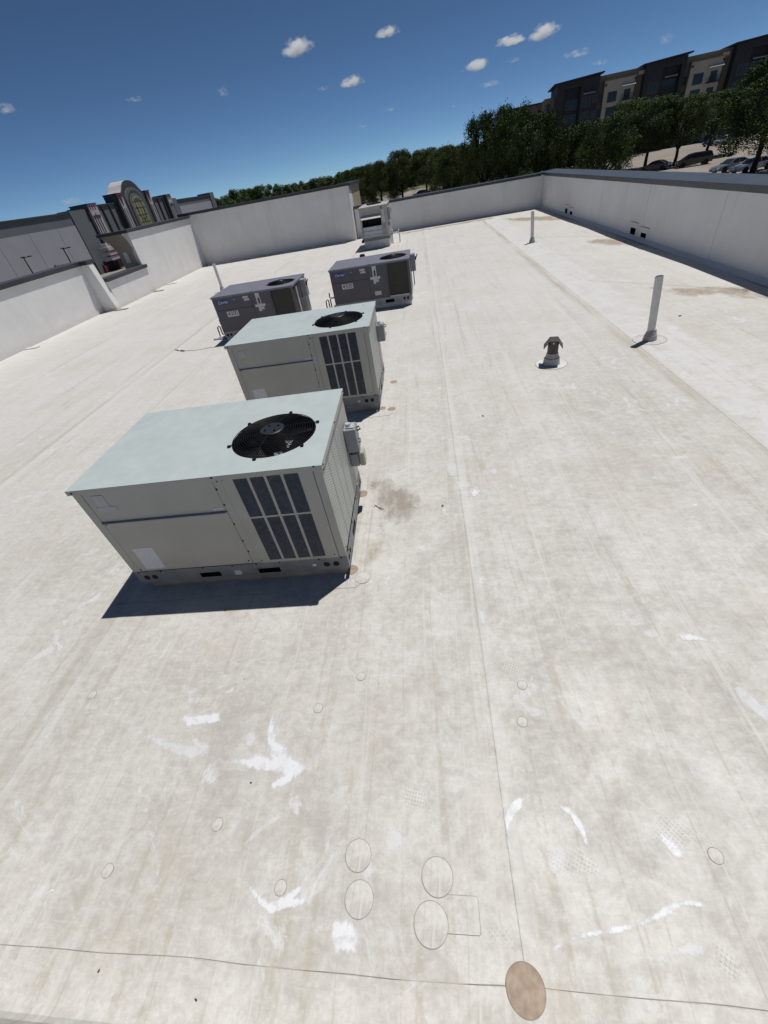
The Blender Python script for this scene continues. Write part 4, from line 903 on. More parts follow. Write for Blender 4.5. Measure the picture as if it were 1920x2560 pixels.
def crown_mesh(seed, n, leaf, blobs, low=0.12, upright=0.0):
    """unit crown (radius ~1 in x,y; z 0..1): leaf-sized faces spread over many clumps"""
    rd = random.Random(seed); B = []
    for k in range(blobs):
        z = low+(0.95-low)*((k+.5)/blobs)**.85; zz = (z-low)/(1-low)
        prof = (max(0.0, 1-(max(0, zz-.38)/.62)**2.2))**.5*(.80+.20*min(1, zz/.38))
        a = rd.uniform(0, 6.283); q = prof*math.sqrt(rd.uniform(.05, 1))*.82; br = rd.uniform(.15, .27)*(1.1-.35*z)
        B.append((q*math.cos(a), q*math.sin(a), min(z, .90), br))
    vs = []; fs = []
    for i in range(n):
        bx, by, bz, br = B[rd.randrange(blobs)]
        d = Vector((rd.gauss(0, 1), rd.gauss(0, 1), rd.gauss(0, 1))).normalized(); q = br*(.35+.65*rd.random()**.4)*(1+.35*(rd.random() < .08))
        p = Vector((bx+d.x*q, by+d.y*q, max(.005, bz+d.z*q*.50)))
        nrm = (d+Vector((rd.gauss(0, .6), rd.gauss(0, .6), rd.gauss(.35, .6)))).normalized()
        e1 = nrm.orthogonal().normalized(); ang = rd.uniform(0, 6.283); e2 = nrm.cross(e1); u = (e1*math.cos(ang)+e2*math.sin(ang)); v = nrm.cross(u)
        if upright and p.z > .45 and rd.random() < upright: u = (Vector((0, 0, 1))+.4*d).normalized(); v = u.cross(d).normalized()
        s = leaf*rd.uniform(.6, 1.35); o = len(vs); u = u*s; v = v*s*.55
        u.z *= .45; v.z *= .45
        vs += [p-u, p+v, p+u, p-v]; fs.append((o, o+1, o+2, o+3))
    me = bpy.data.meshes.new('crown'); me.from_pydata([tuple(q) for q in vs], [], fs); return me
def trunk_mesh(seed, limbs=6, fork=.30):
    rd = random.Random(seed); mb = MB()
    mb.tube([(0, 0, 0), (.02, .01, fork*.5), (0, 0, fork), (.02, 0, .55)], [.05, .042, .036, .018], 8)
    for k in range(limbs):
        a = 6.283*k/limbs+rd.uniform(-.4, .4); q = rd.uniform(.35, .6); z = fork*rd.uniform(.8, 1.3)
        mb.tube([(0, 0, z), (q*.4*math.cos(a), q*.4*math.sin(a), z+.14), (q*math.cos(a), q*math.sin(a), z+rd.uniform(.25, .42))], [.022, .015, .006], 6)
    me = mb.mesh('trunk', True); me.materials.append(M_BARK); return me
CR = [crown_mesh(1, 36000, .021, 120, .0, .6), crown_mesh(2, 36000, .021, 110, .0, .45), crown_mesh(3, 32000, .021, 100, .03, .3), crown_mesh(4, 32000, .021, 100, .03, .3)]
CF = [crown_mesh(11, 9000, .036, 60, .0), crown_mesh(12, 9000, .036, 56, .0), crown_mesh(13, 9000, .036, 58, .0)]
TK = [trunk_mesh(21), trunk_mesh(22), trunk_mesh(23, 5, .36)]
ME_CACHE = {}
def crown_of(me, m):
    k = (me.name, m.name)
    if k not in ME_CACHE: c = me.copy(); c.materials.clear(); c.materials.append(m); ME_CACHE[k] = c
    return ME_CACHE[k]
def tree(az, r, el, rad, me, m, label, zb=GR, cb=0.0, name='tree', group=None, trunk=True, rot=None, cat='tree'):
    a = R(az); x, y = r*math.sin(a), r*math.cos(a); top = 3+r*math.tan(R(el)); H = top-zb
    e = empty(name, (x, y, zb), 0, label, cat, group)
    if trunk: shared('trunk', TK[int(r) % 3], e, (0, 0, -.05), (0, 0, az), (H*.62, H*.62, H*.98))
    shared('crown', crown_of(me, m), e, (0, 0, cb), (0, 0, az*1.7 if rot is None else rot), (rad, rad, (H-cb)))
    return e
G1 = 'trees beyond the far parapet'
tree(6.9, 72, 3.1, 3.6, CR[0], M_LEAF, 'dense dark tree with a spiky top, leftmost of the big clump behind the far corner', cb=.2, group=G1)
tree(9.7, 70, 3.3, 4.3, CR[1], M_LEAF, 'tallest dark bushy tree of the clump behind the far corner', cb=.2, group=G1)
tree(12.5, 73, 2.35, 4.4, CR[0], M_LEAF, 'dark tree right of the tallest one in the clump, below the apartment end', cb=.1, group=G1, rot=2.0)
tree(15.2, 76, .85, 4.6, CR[1], M_LEAF, 'shorter dark tree at the right of the clump behind the corner', cb=.1, group=G1, rot=1.0)
tree(4.0, 84, 1.15, 4.6, CR[1], M_LEAF, 'lower dark tree left of the big clump, above the far parapet', cb=.0, group=G1, rot=4.0)
tree(18.7, 66, 1.0, 3.9, CR[1], M_LEAF, 'rounded olive bushy tree just above the right parapet corner', cb=.1, group=G1, rot=.4)
tree(20.2, 118, 1.8, 6.0, CR[2], M_LEAF2, 'green tree in front of the pale apartment bay, left of the lot', cb=1.8, group=G1)
tree(22.4, 114, 1.55, 6.0, CR[3], M_LEAF2, 'green tree in front of the middle dark apartment bay', cb=2.6, group=G1)
tree(24.8, 111, 1.25, 5.4, CR[2], M_LEAF, 'dark tree with a bare trunk standing beside the parked van', cb=3.0, group=G1, rot=3.3)
tree(27.2, 120, 1.1, 6.0, CR[3], M_LEAF, 'dark tree beyond the lot, left of the big right-hand tree', cb=3.6, group=G1, rot=.7)
tree(31.0, 80, 2.55, 5.8, CR[2], M_LEAF, 'large dark tree at the right edge with a thin slanting trunk', cb=2.1, group=G1, rot=5.1)
tree(34.0, 74, 2.2, 4.6, CR[3], M_LEAF, 'dark tree cut off by the right edge of the picture', cb=1.0, group=G1)
tree(-1.7, 150, 1.55, 5.6, CR[3], M_LEAF, 'round topped tree standing highest behind the tan unit', cb=1.0, group=G1, rot=2.2)
tree(1.0, 146, 1.25, 6.4, CR[2], M_LEAF, 'tree with a bare trunk shading the parked blue car', cb=2.4, group=G1, rot=1.2)
tree(2.9, 128, 1.1, 5.2, CR[1], M_LEAF, 'dark tree just right of the one over the parked car', cb=.6, group=G1, rot=2.9)
tree(-4.0, 150, .95, 6.4, CR[1], M_LEAF, 'wide dark tree right behind the tall wall end', cb=.0, group=G1, rot=.2)
tree(-6.6, 165, .80, 7.0, CR[0], M_LEAF, 'broad dark tree above the right part of the tall white wall', cb=.0, group=G1, rot=.9)
curve = [(-23, .35), (-21.6, .35), (-20.8, .47), (-19, .99), (-17.3, .75), (-15.7, .87), (-14.1, .42), (-12.5, .46), (-10.3, .52), (-8.7, .57), (-7.4, .66), (-5.9, .78), (-3.9, .74), (0, .9), (4, .9), (12, .8)]
def elv(a):
    for (a0, e0), (a1, e1) in zip(curve, curve[1:]):
        if a0 <= a <= a1: return e0+(e1-e0)*(a-a0)/(a1-a0)
    return .5
rd = random.Random(5); a = -22.4; i = 0
while a < 9.5:
    r_ = rd.uniform(228, 262); m = M_LEAF2 if (a < -13 and rd.random() < .6) else M_LEAF
    x_ = r_*math.sin(R(a))
    tree(a, r_, elv(a)+rd.uniform(-.14, .12), rd.uniform(6.0, 8.5), CF[i % 3], m, 'green tree in the distant treeline along the horizon', zb=gz(x_), cb=0.0, group='distant treeline', trunk=False, rot=rd.uniform(0, 6))
    a += rd.uniform(.8, 1.25); i += 1
# far wooded rise closing the horizon
mb = MB(); vs = []; fs = []; rd = random.Random(9); n = 160
for k in range(n+1):
    az_ = R(-62+130*k/n); h_ = 2.0+1.0*math.sin(k*.31)+.7*math.sin(k*.83+1)+rd.uniform(-.4, .4)
    for q, (dr, hz) in enumerate(((0, -7.5), (8, h_*.75), (40, h_+1.2), (120, h_+2.5), (400, -7.5))):
        vs.append(((430+dr)*math.sin(az_), (430+dr)*math.cos(az_), hz))
for k in range(n):
    for q in range(4): fs.append((k*5+q, (k+1)*5+q, (k+1)*5+q+1, k*5+q+1))
mb.add(vs, fs); hm, t_, b_ = new_mat('wooded_rise'); p_ = t_.pos(); nn_ = t_.noise(p_, .15, 6, .7)
t_.lk(t_.mix(t_.mr(nn_, .35, .65), (.02, .03, .013), (.05, .068, .028)), b_.inputs['Base Color']); b_.inputs['Roughness'].default_value = .95
t_.lk(t_.bump(nn_, 1.0, 6.0), b_.inputs['Normal'])
o = mb.build('hills', hm, smooth=True); tag(o, kind='structure')

# ================================================================== apartment block (right)
def glass_mat():
    m, t, b = new_mat('window_glass'); b.inputs['Base Color'].default_value = (.02, .025, .03, 1); b.inputs['Roughness'].default_value = .12; b.inputs['Specular IOR Level'].default_value = .35; return m
M_GLASS = glass_mat()
M_CHAR = mat('charcoal_siding', (.030, .033, .041), .7, 0, .12, .4); M_CHAR2 = mat('dark_blue_panel', (.020, .022, .032), .6, 0, .12, .4)
M_TAUPE = mat('taupe_stucco', (.245, .205, .160), .8, 0, .1, .3); M_PALE = mat('pale_stucco', (.46, .425, .355), .8, 0, .08, .3)
M_FRAME = mat('window_frame', (.10, .10, .10), .5); M_RAILD = mat('dark_railing', (.02, .02, .022), .5); M_AWN = mat('awning_metal', (.45, .46, .48), .45)
def apartments():
    a0 = R(8); e = empty('apartment_block', (175*math.sin(a0), 175*math.cos(a0), GR), -a0, 'long apartment block with charcoal, taupe and pale bays above the trees', 'building')
    Z = lambda z: z-GR
    def B(x0, x1, y0, y1, z0, z1, n, m, par=e): return MB().box(x0, x1, y0, y1, Z(z0), Z(z1)).build(n, m, par)
    def win(x0, x1, z0, z1, y, mull=2, par=e, rows=1):
        f = MB().box(x0-.1, x1+.1, y-.06, y-.002, Z(z0-.1), Z(z1+.1)).build('window', M_FRAME, par)
        wpn = (x1-x0)/mull
        for k in range(mull): MB().box(x0+k*wpn+.05, x0+(k+1)*wpn-.05, y-.075, y-.06, Z(z0), Z(z1)).build('pane', M_GLASS, f)
    def awn(x0, x1, z, y): MB().prism([(y-1.0, Z(z-.28)), (y-1.0, Z(z-.16)), (y, Z(z+.12)), (y, Z(z))], x0, x1, 'yz').build('awning', M_AWN, e)
    def balc(x0, x1, z, y):
        bl = MB().box(x0, x1, y-1.3, y, Z(z-.2), Z(z)).build('balcony', M_CHAR, e)
        rl = MB(); rl.box(x0, x1, y-1.32, y-1.26, Z(z+1.0), Z(z+1.08)); k = x0
        while k < x1: rl.box(k, k+.05, y-1.31, y-1.27, Z(z), Z(z+1.0)); k += .22
        rl.build('railing', M_RAILD, bl)
        MB().box(x0+.7, x0+2.3, y-.03, y-.004, Z(z), Z(z+2.1)).build('balcony_door', M_GLASS, bl)
    def pavilion(x0, x1, zt, inset, m=M_CHAR):
        y = -1.6
        B(x0, inset[0], y, 16, GR, zt-.5, 'bay_wall', m); B(inset[1], x1, y, 16, GR, zt-.5, 'bay_wall', m)
        B(inset[0], inset[1], y+1.5, 16, GR, zt-.5, 'recessed_wall', M_CHAR2); B(inset[0], inset[1], y, y+1.5, zt-2.0, zt-.5, 'recess_head', m)
        MB().prism([(x0-1.0, Z(zt-.75)), (x0-1.0, Z(zt-.45)), (x1+.8, Z(zt+.03)), (x1+.8, Z(zt-.28))], y-1.2, 17, 'xz').build('roof_slab', M_CHAR2, e)
        return y
    # left lower wing, set back
    B(2, 17.2, 14, 26, GR, 11.9, 'wing_wall', M_TAUPE); MB().box(1.2, 17.6, 13.4, 27, Z(11.9), Z(12.25)).build('wing_roof', M_CHAR, e)
    B(14.6, 17.45, 2, 14, GR, 12.2, 'wing_wall', M_TAUPE); win(15.2, 16.2, 9.0, 10.9, 2.0)
    for x in (15.2, 16.9): MB().lathe([(.13, 0), (.13, .1), (0, .1)], (x, 1.9, Z(11.3)), 10).build('lamp', M_AWN, e)
    pav = [(17.5, 28.6, 15.05, (19.6, 23.9)), (40.0, 49.7, 15.15, (44.3, 48.7)), (60.9, 71.5, 15.35, (64.5, 69.0)), (82, 92, 15.4, (86, 90))]
    for x0, x1, zt, ins in pav: pavilion(x0, x1, zt, ins)
    mains = [(28.6, 40.0), (49.7, 60.9), (71.5, 82.0), (92, 110)]
    for x0, x1 in mains:
        B(x0, x1, 1.2, 16, GR, 14.25, 'main_wall', M_TAUPE); MB().box(x0, x1, .9, 16.3, Z(14.25), Z(14.42)).build('parapet_trim', M_TAUPE, e)
        B(x0+1.6, x1-1.9, -.5, 1.2, GR, 13.0, 'pale_bay', M_PALE); MB().box(x0+1.45, x1-1.75, -.75, 1.19, Z(13.0), Z(13.2)).build('bay_trim', M_TAUPE, e)
        for fl in range(5):
            z = 8.6-3.15*fl
            win(x0+2.8, x0+5.0, z, z+2.0, -.5)
            balc(x1-5.2, x1-2.0, z-.1, -.5)
            if fl == 0: awn(x1-5.3, x1-1.95, 11.5, -.5)
            win(x0+.25, x0+1.4, z+.5, z+2.0, 1.2, 1)
        MB().tube([(x1-1.95, -.6, Z(12.3)), (x1-1.95, -.6, Z(-3))], .07, 6).build('downspout', M_CHAR, e)
        MB().box(x0+1.7, x0+2.1, -.85, -.5, Z(12.0), Z(12.4)).build('conductor_head', M_CHAR2, e); MB().box(x1-2.3, x1-1.95, -.8, -.5, Z(12.2), Z(12.6)).build('conductor_head', M_CHAR2, e)
    for x0, x1, zt, ins in pav:
        for fl in range(5):
            z = 8.7-3.15*fl
            win(x1-4.0 if x0 < 20 else x0+1.4, x1-2.0 if x0 < 20 else x0+3.4, z, z+1.9, -1.6)
            win(ins[0]+.7, ins[1]-.6, z, z+1.9, -.1, 3)
            if x0 < 20: win(x1-1.2, x1-.2, z+.6, z+1.9, -1.6, 1)
            elif fl < 2: balc(ins[0]+.2, ins[1]-.2, z-.2, -.1)
        awn(ins[0]+.9 if x0 > 20 else 24.6, ins[1]-.4 if x0 > 20 else 27.6, 11.5, -1.6 if x0 < 20 else -.1)
    for x in (38.6, 58.5): MB().box(x, x+1.4, -.1, .35, Z(12.95), Z(13.7)).build('rooftop_cabinet', M_AWN, e)
apartments()

# ================================================================== cinema (left)
def cinema():
    X0 = -84.8; GC = GR-2.8
    e = empty('cinema_building', (X0, 120, GC), 0, 'long grey cinema building with an arched stained glass tower', 'building')
    MG = mat('slate_stucco', (.125, .14, .15), .8, 0, .08, .25); ML = mat('light_grey_panel', (.32, .33, .36), .8, 0, .05, .2); MD = mat('dark_trim_and_shade', (.045, .05, .06), .7)
    MPk = mat('pale_pink_trim', (.42, .40, .41), .8, 0, .08, 1); MM = mat('maroon_trim', (.16, .012, .03), .7); MGl = mat('amber_glass', (.27, .25, .115), .3, 0, .2, 2)
    P = lambda y: y-120
    Zc = lambda z: z-GC
    def B(d0, d1, y0, y1, z0, z1, n, m, par=e): return MB().box(d0, d1, P(y0), P(y1), Zc(z0), Zc(z1)).build(n, m, par)
    # left wing
    B(-30, 1.7, 20, 116, GC, 6.2, 'wall', MG); MB().box(-30.2, 1.95, P(20), P(116), Zc(6.2), Zc(6.45)).build('roof_trim', MD, e)
    for y0, y1 in ((64, 73), (73.1, 82), (82.1, 91), (91.1, 100.2), (100.3, 109.3), (109.4, 116)): B(1.703, 1.82, y0, y1, -4, 3.8, 'wall_panel', ML)
    B(-30, 1.95, 116.2, 122.4, GC, 6.6, 'wall', MG)
    # tower section
    B(-6, 1.5, 122.5, 169, GC, 6.9, 'wall', MG); MB().box(-6.2, 1.75, P(127), P(165.5), Zc(6.9), Zc(7.2)).build('roof_trim', MD, e)
    for y in (129.9, 133.4, 136.3, 157.6, 160.8, 164): B(1.502, 1.9, y-.18, y+.18, 0, 6.85, 'rib', MD)
    for y0, y1, zt in ((122.6, 126.9, 7.4), (165.3, 168.6, 7.4)):
        p = B(-2, 2.4, y0, y1, GC, zt, 'pilaster', MD)  # body darkened to paint in the shade on the pilaster sides
        MB().box(2.402, 2.6, P(y0+.6), P(y1-.1), Zc(GC), Zc(zt-.05)).build('pilaster_face', MPk, p)
        for k in range(3): MB().box(2.602, 2.66, P(y0+1.0+k*.95), P(y0+1.35+k*.95), Zc(zt-1.1), Zc(zt-.3)).build('fret', MM, p)
        for k in range(3): MB().box(2.602, 2.70, P(y0+1.0+k*.95), P(y0+1.3+k*.95), Zc(GC), Zc(zt-2.4+(.5 if k == 1 else 0))).build('flute', MD, p)
        MB().box(2.602, 2.68, P(y0+.8), P(y1-.5), Zc(zt-2.7), Zc(zt-2.3)).build('fret', MD, p)
        MB().box(-2.1, 2.75, P(y0-.1), P(y1+.1), Zc(zt), Zc(zt+.18)).build('pilaster_cap', MD, p)
    for y0, y1 in ((136.9, 139.6), (152.4, 155.0)):
        p = B(-1, 2.8, y0, y1, GC, 8.85, 'pilaster', MD)  # tower pilasters likewise: side shade painted with the dark colour
        MB().box(2.802, 3.0, P(y0+.5), P(y1-.1), Zc(GC), Zc(8.8)).build('pilaster_face', MPk, p)
        ym = (y0+y1)/2
        MB().prism([(P(y0+.5), Zc(8.6)), (P(y1-.5), Zc(8.6)), (P(ym), Zc(6.2))], 3.002, 3.1, 'yz').build('wedge', MM, p)
        for d in (-.5, .5): MB().box(3.002, 3.08, P(ym+d-.12), P(ym+d+.12), Zc(GC), Zc(5.6)).build('flute', MD, p)
        MB().box(-1.1, 3.2, P(y0-.15), P(y1+.15), Zc(8.85), Zc(9.05)).build('pilaster_cap', MD, p)
    cy, n = 146.0, 28
    def arch(half, z0, ztop, zsh):
        pts = [(P(cy-half), Zc(z0)), (P(cy+half), Zc(z0))]
        for k in range(n+1):
            q = math.pi*k/n; pts.append((P(cy+half*math.cos(q)), Zc(zsh+(ztop-zsh)*math.sin(q))))
        return pts
    bell = [(6.45, 8.75), (5.7, 9.05), (4.7, 9.8), (3.7, 10.75), (2.5, 11.4), (1.25, 11.7), (0, 11.76)]
    def bellp(k, dz): return [(P(cy-6.45*k), Zc(GC)), (P(cy+6.45*k), Zc(GC))]+[(P(cy+x*k), Zc(z+dz)) for x, z in bell]+[(P(cy-x*k), Zc(z+dz)) for x, z in bell[-2::-1]]
    tw_ = MB().prism(bellp(1, 0), -1.6, 2.4, 'yz').build('tower', MPk, e)
    MB().prism(bellp(.99, -.08), 2.402, 2.6, 'yz').build('tower_face', MD, tw_)
    MB().prism(arch(4.9, GC, 10.1, 6.9), 2.602, 2.8, 'yz').build('arch_ring', MG, tw_); MB().prism(arch(4.2, GC, 9.4, 6.2), 2.802, 2.95, 'yz').build('arch_ring', MD, tw_); MB().prism(arch(3.7, GC, 8.7, 5.7), 2.952, 3.05, 'yz').build('arch_ring', MG, tw_)
    gl = MB().prism(arch(3.0, -1, 8.1, 5.2), 3.052, 3.12, 'yz').build('stained_glass', MGl, tw_)
    for y in (144.5, 146, 147.5): MB().box(3.122, 3.18, P(y-.07), P(y+.07), Zc(-1), Zc(7.6)).build('leading', MD, gl)
    for z in (.3, 1.9, 3.6, 5.3, 6.8): MB().box(3.122, 3.17, P(cy-2.8), P(cy+2.8), Zc(z-.07), Zc(z+.07)).build('leading', MD, gl)
    rg = MB(); k_ = 32
    vs = [(3.13+dx, P(cy+rr*math.cos(6.2832*k/k_)*.85), Zc(5.0+rr*math.sin(6.2832*k/k_)*1.1)) for dx in (0, .07) for rr in (2.1, 2.35) for k in range(k_)]
    rg.add(vs, [(2*k_+k, 2*k_+(k+1) % k_, 3*k_+(k+1) % k_, 3*k_+k) for k in range(k_)]); rg.build('leading', MD, gl)
    # right wing
    B(-30, 1.95, 169.1, 173, GC, 6.4, 'wall', MG); B(-30, 1.7, 173.1, 204, GC, 5.75, 'wall', MG); MB().box(-30, 1.95, P(173.1), P(203), Zc(5.75), Zc(5.98)).build('roof_trim', MD, e)
    B(1.703, 1.82, 173.8, 188, -3, 4.0, 'wall_panel', ML); B(1.703, 1.82, 188.1, 202.5, -3, 4.0, 'wall_panel', ML)
    B(-3, 2.2, 202.6, 206.6, GC, 6.6, 'end_pier', MG)
    # entrance canopy bands and dark doors seen through the dip in the parapet
    for y0, y1, z0, z1 in ((119.0, 122.0, -2.35, -1.55), (118.8, 123.4, -3.35, -2.6), (118.7, 124.4, -4.4, -3.6)):
        cn = B(2.8, 5.2, y0, y1, z0, z1, 'canopy_band', MPk); B(5.202, 5.3, y0, y1, z0-.22, z0, 'canopy_stripe', MM, cn)
    B(2.8, 4.4, 120.0, 121.0, -1.5, -.8, 'canopy_crown', MPk)
    B(2.61, 2.8, 118.0, 127.8, GC, -4.6, 'entrance_recess', M_HOLE); B(2.81, 3.1, 117.2, 118.6, -6.6, -5.2, 'poster_case', MM)
cinema()
def lamp_post(az, r, label, zt):
    a = R(az); x, y = r*math.sin(a), r*math.cos(a); g_ = gz(x)
    e = empty('street_lamp', (x, y, g_), R(20), label, 'street lamp', 'lamps of the cinema lot'); h = zt-g_
    MB().tube([(0, 0, 0), (0, 0, h)], [.16, .09], 8).build('pole', M_RAILD, e); MB().tube([(0, 0, h-.05), (.75, .1, h-.02)], .05, 6).build('arm', M_RAILD, e)
    MB().box(-.35, .25, -.18, .18, h-.02, h+.14).build('lamp_head', M_RAILD, e, bevel=.04); MB().box(.6, 1.2, -.08, .28, h-.06, h+.10).build('lamp_head', M_RAILD, e, bevel=.04)
lamp_post(-41.05, 100, 'black street lamp before the grey cinema wall, left one of two', 3+100*math.tan(R(-1.3)))
lamp_post(-37.55, 102, 'black street lamp before the grey cinema wall, right one of two', 3+102*math.tan(R(-1.23)))
a = R(-38.9); x, y = 58*math.sin(a), 58*math.cos(a); zt = 3+58*math.tan(R(-2.3))
e = empty('post_lantern', (x, y, gz(x)), 0, 'small black post lantern between the two lamps, over the left wall', 'lantern')
MB().tube([(0, 0, 0), (0, 0, zt-gz(x)-.7)], .07, 8).build('pole', M_RAILD, e); MB().lathe([(0, 0), (.12, .1), (.27, .45), (.25, .6), (.1, .75), (0, .8)], (0, 0, zt-gz(x)-.8), 12).build('lantern_head', M_RAILD, e)

# ================================================================== cars
M_TYRE = mat('tyre_rubber', (.012, .012, .013), .85); M_RIMC = mat('alloy_rim', (.35, .36, .38), .35, .5); M_HEAD = mat('headlamp_lens', (.55, .58, .62), .1); M_TAIL = mat('tail_lamp', (.25, .01, .01), .3)
def paint(name, c):
    if name in MATS: return MATS[name]
    m, t, b = new_mat(name); b.inputs['Base Color'].default_value = (*c, 1); b.inputs['Roughness'].default_value = .22; b.inputs['Coat Weight'].default_value = .6; b.inputs['Coat Roughness'].default_value = .05
    t.lk(t.mr(t.noise(t.pos(), 3, 4), .3, .7, .18, .34), b.inputs['Roughness']); MATS[name] = m; return m
PROF = {   # side outlines: body, glasshouse
 'suv': ([(-2.3,.35),(-2.32,.75),(-2.25,.98),(-1.2,1.08),(2.1,1.10),(2.28,.95),(2.3,.4)], [(-1.25,1.06),(-.55,1.62),(.2,1.70),(1.5,1.66),(2.15,1.08)], 1.86, .36),
 'van': ([(-2.45,.32),(-2.52,.62),(-2.4,.86),(-1.7,1.06),(2.45,1.12),(2.52,.9),(2.5,.35)], [(-1.75,1.04),(-.75,1.64),(0,1.74),(2.1,1.72),(2.46,1.1)], 1.98, .34),
 'sedan': ([(-2.35,.32),(-2.4,.55),(-2.25,.78),(-1.0,.93),(1.5,.98),(2.3,.95),(2.38,.6),(2.32,.34)], [(-1.05,.91),(-.25,1.38),(.35,1.44),(1.0,1.38),(1.85,.97)], 1.82, .33)}
def car_mesh(kind):
    body, gh, wd, wr = PROF[kind]; hw = wd/2
    b = MB(); n = len(body); vs = []
    for y, k, dz in ((-hw*.93, .985, .0), (-hw, 1.0, 0), (hw, 1.0, 0), (hw*.93, .985, 0)):
        for x, z in body: vs.append((x*k, y, z if y in (-hw, hw) else .34+(z-.34)*1.02))
    fs = []
    for s_ in range(3):
        for i in range(n): fs.append((s_*n+i, s_*n+(i+1) % n, (s_+1)*n+(i+1) % n, (s_+1)*n+i))
    fs += [tuple(range(n))[::-1], tuple(range(3*n, 4*n))]; b.add(vs, fs)
    g = MB(); m = len(gh); zb, zt = gh[0][1], max(z for _, z in gh)
    def yy(z): return hw*(.94-.20*(z-zb)/(zt-zb))
    g.add([(x, -yy(z), z) for x, z in gh]+[(x, yy(z), z) for x, z in gh], [tuple(range(m))[::-1], tuple(range(m, 2*m))]+[(i, (i+1) % m, m+(i+1) % m, m+i) for i in range(m)])
    r = MB(); mids = gh[1:-1]
    r.add([(x, s_*yy(z)*1.015, z+d) for d in (-.05, .018) for s_ in (-1, 1) for x, z in mids], [])
    k = len(mids); o = 0
    top = [2*k+i for i in range(k)]; top2 = [3*k+i for i in range(k)]
    fs = [(top[i], top[i+1], top2[i+1], top2[i]) for i in range(k-1)]+[(i, i+1, 2*k+i+1, 2*k+i) for i in range(k-1)]+[(k+i, k+i+1, 3*k+i+1, 3*k+i) for i in range(k-1)]+[(0, k, 3*k, 2*k), (k-1, 2*k-1, 4*k-1, 3*k-1)]
    r.f += fs
    pl = []
    for s_ in (-1, 1):
        for (xa, za), (xb, zb_) in ((gh[0], gh[1]), (gh[-1], gh[-2]), ((.35, zb), (.30, zt-.04))): pl.append(MB().tube([(xa, s_*yy(za)*1.005, za), (xb, s_*yy(zb_)*1.005, zb_)], .045, 5))
    return b, g, r, pl, wr, hw
CARM = {}
def car(kind, m, x, y, rz, label, group='cars parked in the lot', name='parked_car', cat='car'):
    if kind not in CARM:
        b, g, r, pl, wr, hw = car_mesh(kind)
        ty = MB().lathe([(wr*.6, -.11), (wr*.95, -.11), (wr, -.07), (wr, .07), (wr*.95, .11), (wr*.6, .11)], n=20, axis='y').mesh('tyre'); ty.materials.append(M_TYRE)
        rm = MB().lathe([(0, -.09), (wr*.62, -.10), (wr*.62, .10), (0, .09)], n=14, axis='y').mesh('rim'); rm.materials.append(M_RIMC)
        CARM[kind] = (b.mesh('body'), g.mesh('glasshouse'), r.mesh('car_roof'), [q.mesh('pillar') for q in pl], ty, rm, wr, hw)
    bm_, gm, rm_, pm, ty, rm, wr, hw = CARM[kind]
    e = empty(name, (x, y, GR+.055), rz, label, cat, group)
    def cp(nm, me, mm, par=e, bev=0):
        me = me.copy(); me.materials.clear(); me.materials.append(mm); o = shared(nm, me, par)
        if bev: md = o.modifiers.new('bevel', 'BEVEL'); md.width = bev; md.segments = 3; md.limit_method = 'ANGLE'
        return o
    cp('body', bm_, m, bev=.07); cp('windows', gm, M_GLASS, bev=.02); cp('car_roof', rm_, m)
    for q in pm: cp('pillar', q, m)
    L = PROF[kind][0]
    for wx in (L[0][0]+.85, L[-1][0]-.85):
        for s_ in (-1, 1):
            w_ = shared('wheel', ty, e, (wx, s_*(hw-.09), wr)); shared('rim', rm, w_)
            MB().lathe([(wr*1.12, 0), (wr*1.12, .012), (0, .012)], (wx, s_*(hw+.001)-(.012 if s_ > 0 else 0), wr+.02), 18, 'y').build('wheel_arch', M_TYRE, e)
    hz = L[1][1]
    for s_ in (-1, 1):
        MB().box(L[1][0]-.03, L[1][0]+.28, s_*hw*.72-.19, s_*hw*.72+.19, hz-.02, hz+.14).build('headlight', M_HEAD, e, bevel=.03)
        MB().box(L[-2][0]-.12, L[-2][0]+.04, s_*hw*.80-.12, s_*hw*.80+.12, L[-2][1]-.22, L[-2][1]+.02).build('tail_light', M_TAIL, e, bevel=.02)
        MB().box(-.85, -.65, s_*(hw+.1)-.1, s_*(hw+.1)+.1, L[3][1]-.02, L[3][1]+.14).build('mirror', m, e, bevel=.03)
    MB().box(L[1][0]-.04, L[1][0]+.05, -hw*.5, hw*.5, .38, hz-.06).build('grille', M_TYRE, e, bevel=.02)
    MB().box(L[1][0]-.05, L[1][0]-.035, -.26, .26, .42, .54).build('number_plate', M_WHITE, e)
    return e
car('van', paint('dark_maroon_paint', (.018, .008, .010)), 46.3, 93.6, R(-14), 'dark minivan parked alone beside the bare tree trunk', name='parked_van', cat='van')
car('sedan', paint('black_paint', (.008, .009, .011)), 41.6, 97.0, R(-40), 'black car in the shade just left of the minivan')
car('suv', paint('black_paint', (.008, .009, .011)), 72.5, 139.5, R(20), 'dark suv parked next to the silver one beyond the minivan')
car('suv', paint('silver_paint', (.42, .44, .47)), 72.9, 135.2, R(20), 'silver suv parked right of the dark suv beyond the minivan')
car('suv', paint('grey_paint', (.16, .19, .21)), 74.0, 174.0, R(15), 'grey suv with white roof in the far pair left of the trunk')
car('suv', paint('white_paint', (.62, .63, .65)), 74.2, 168.0, R(15), 'white suv in the far pair left of the trunk')
car('sedan', paint('steel_blue_paint', (.15, .18, .22)), 42.4, 75.5, R(12), 'steel blue car at the right edge just above the parapet')
car('sedan', paint('white_paint', (.62, .63, .65)), 42.6, 71.3, R(12), 'white car at the right edge behind the thin slanting trunk')
car('sedan', paint('blue_paint', (.03, .05, .11)), .9, 144.5, R(28), 'blue car in tree shade above the far parapet')

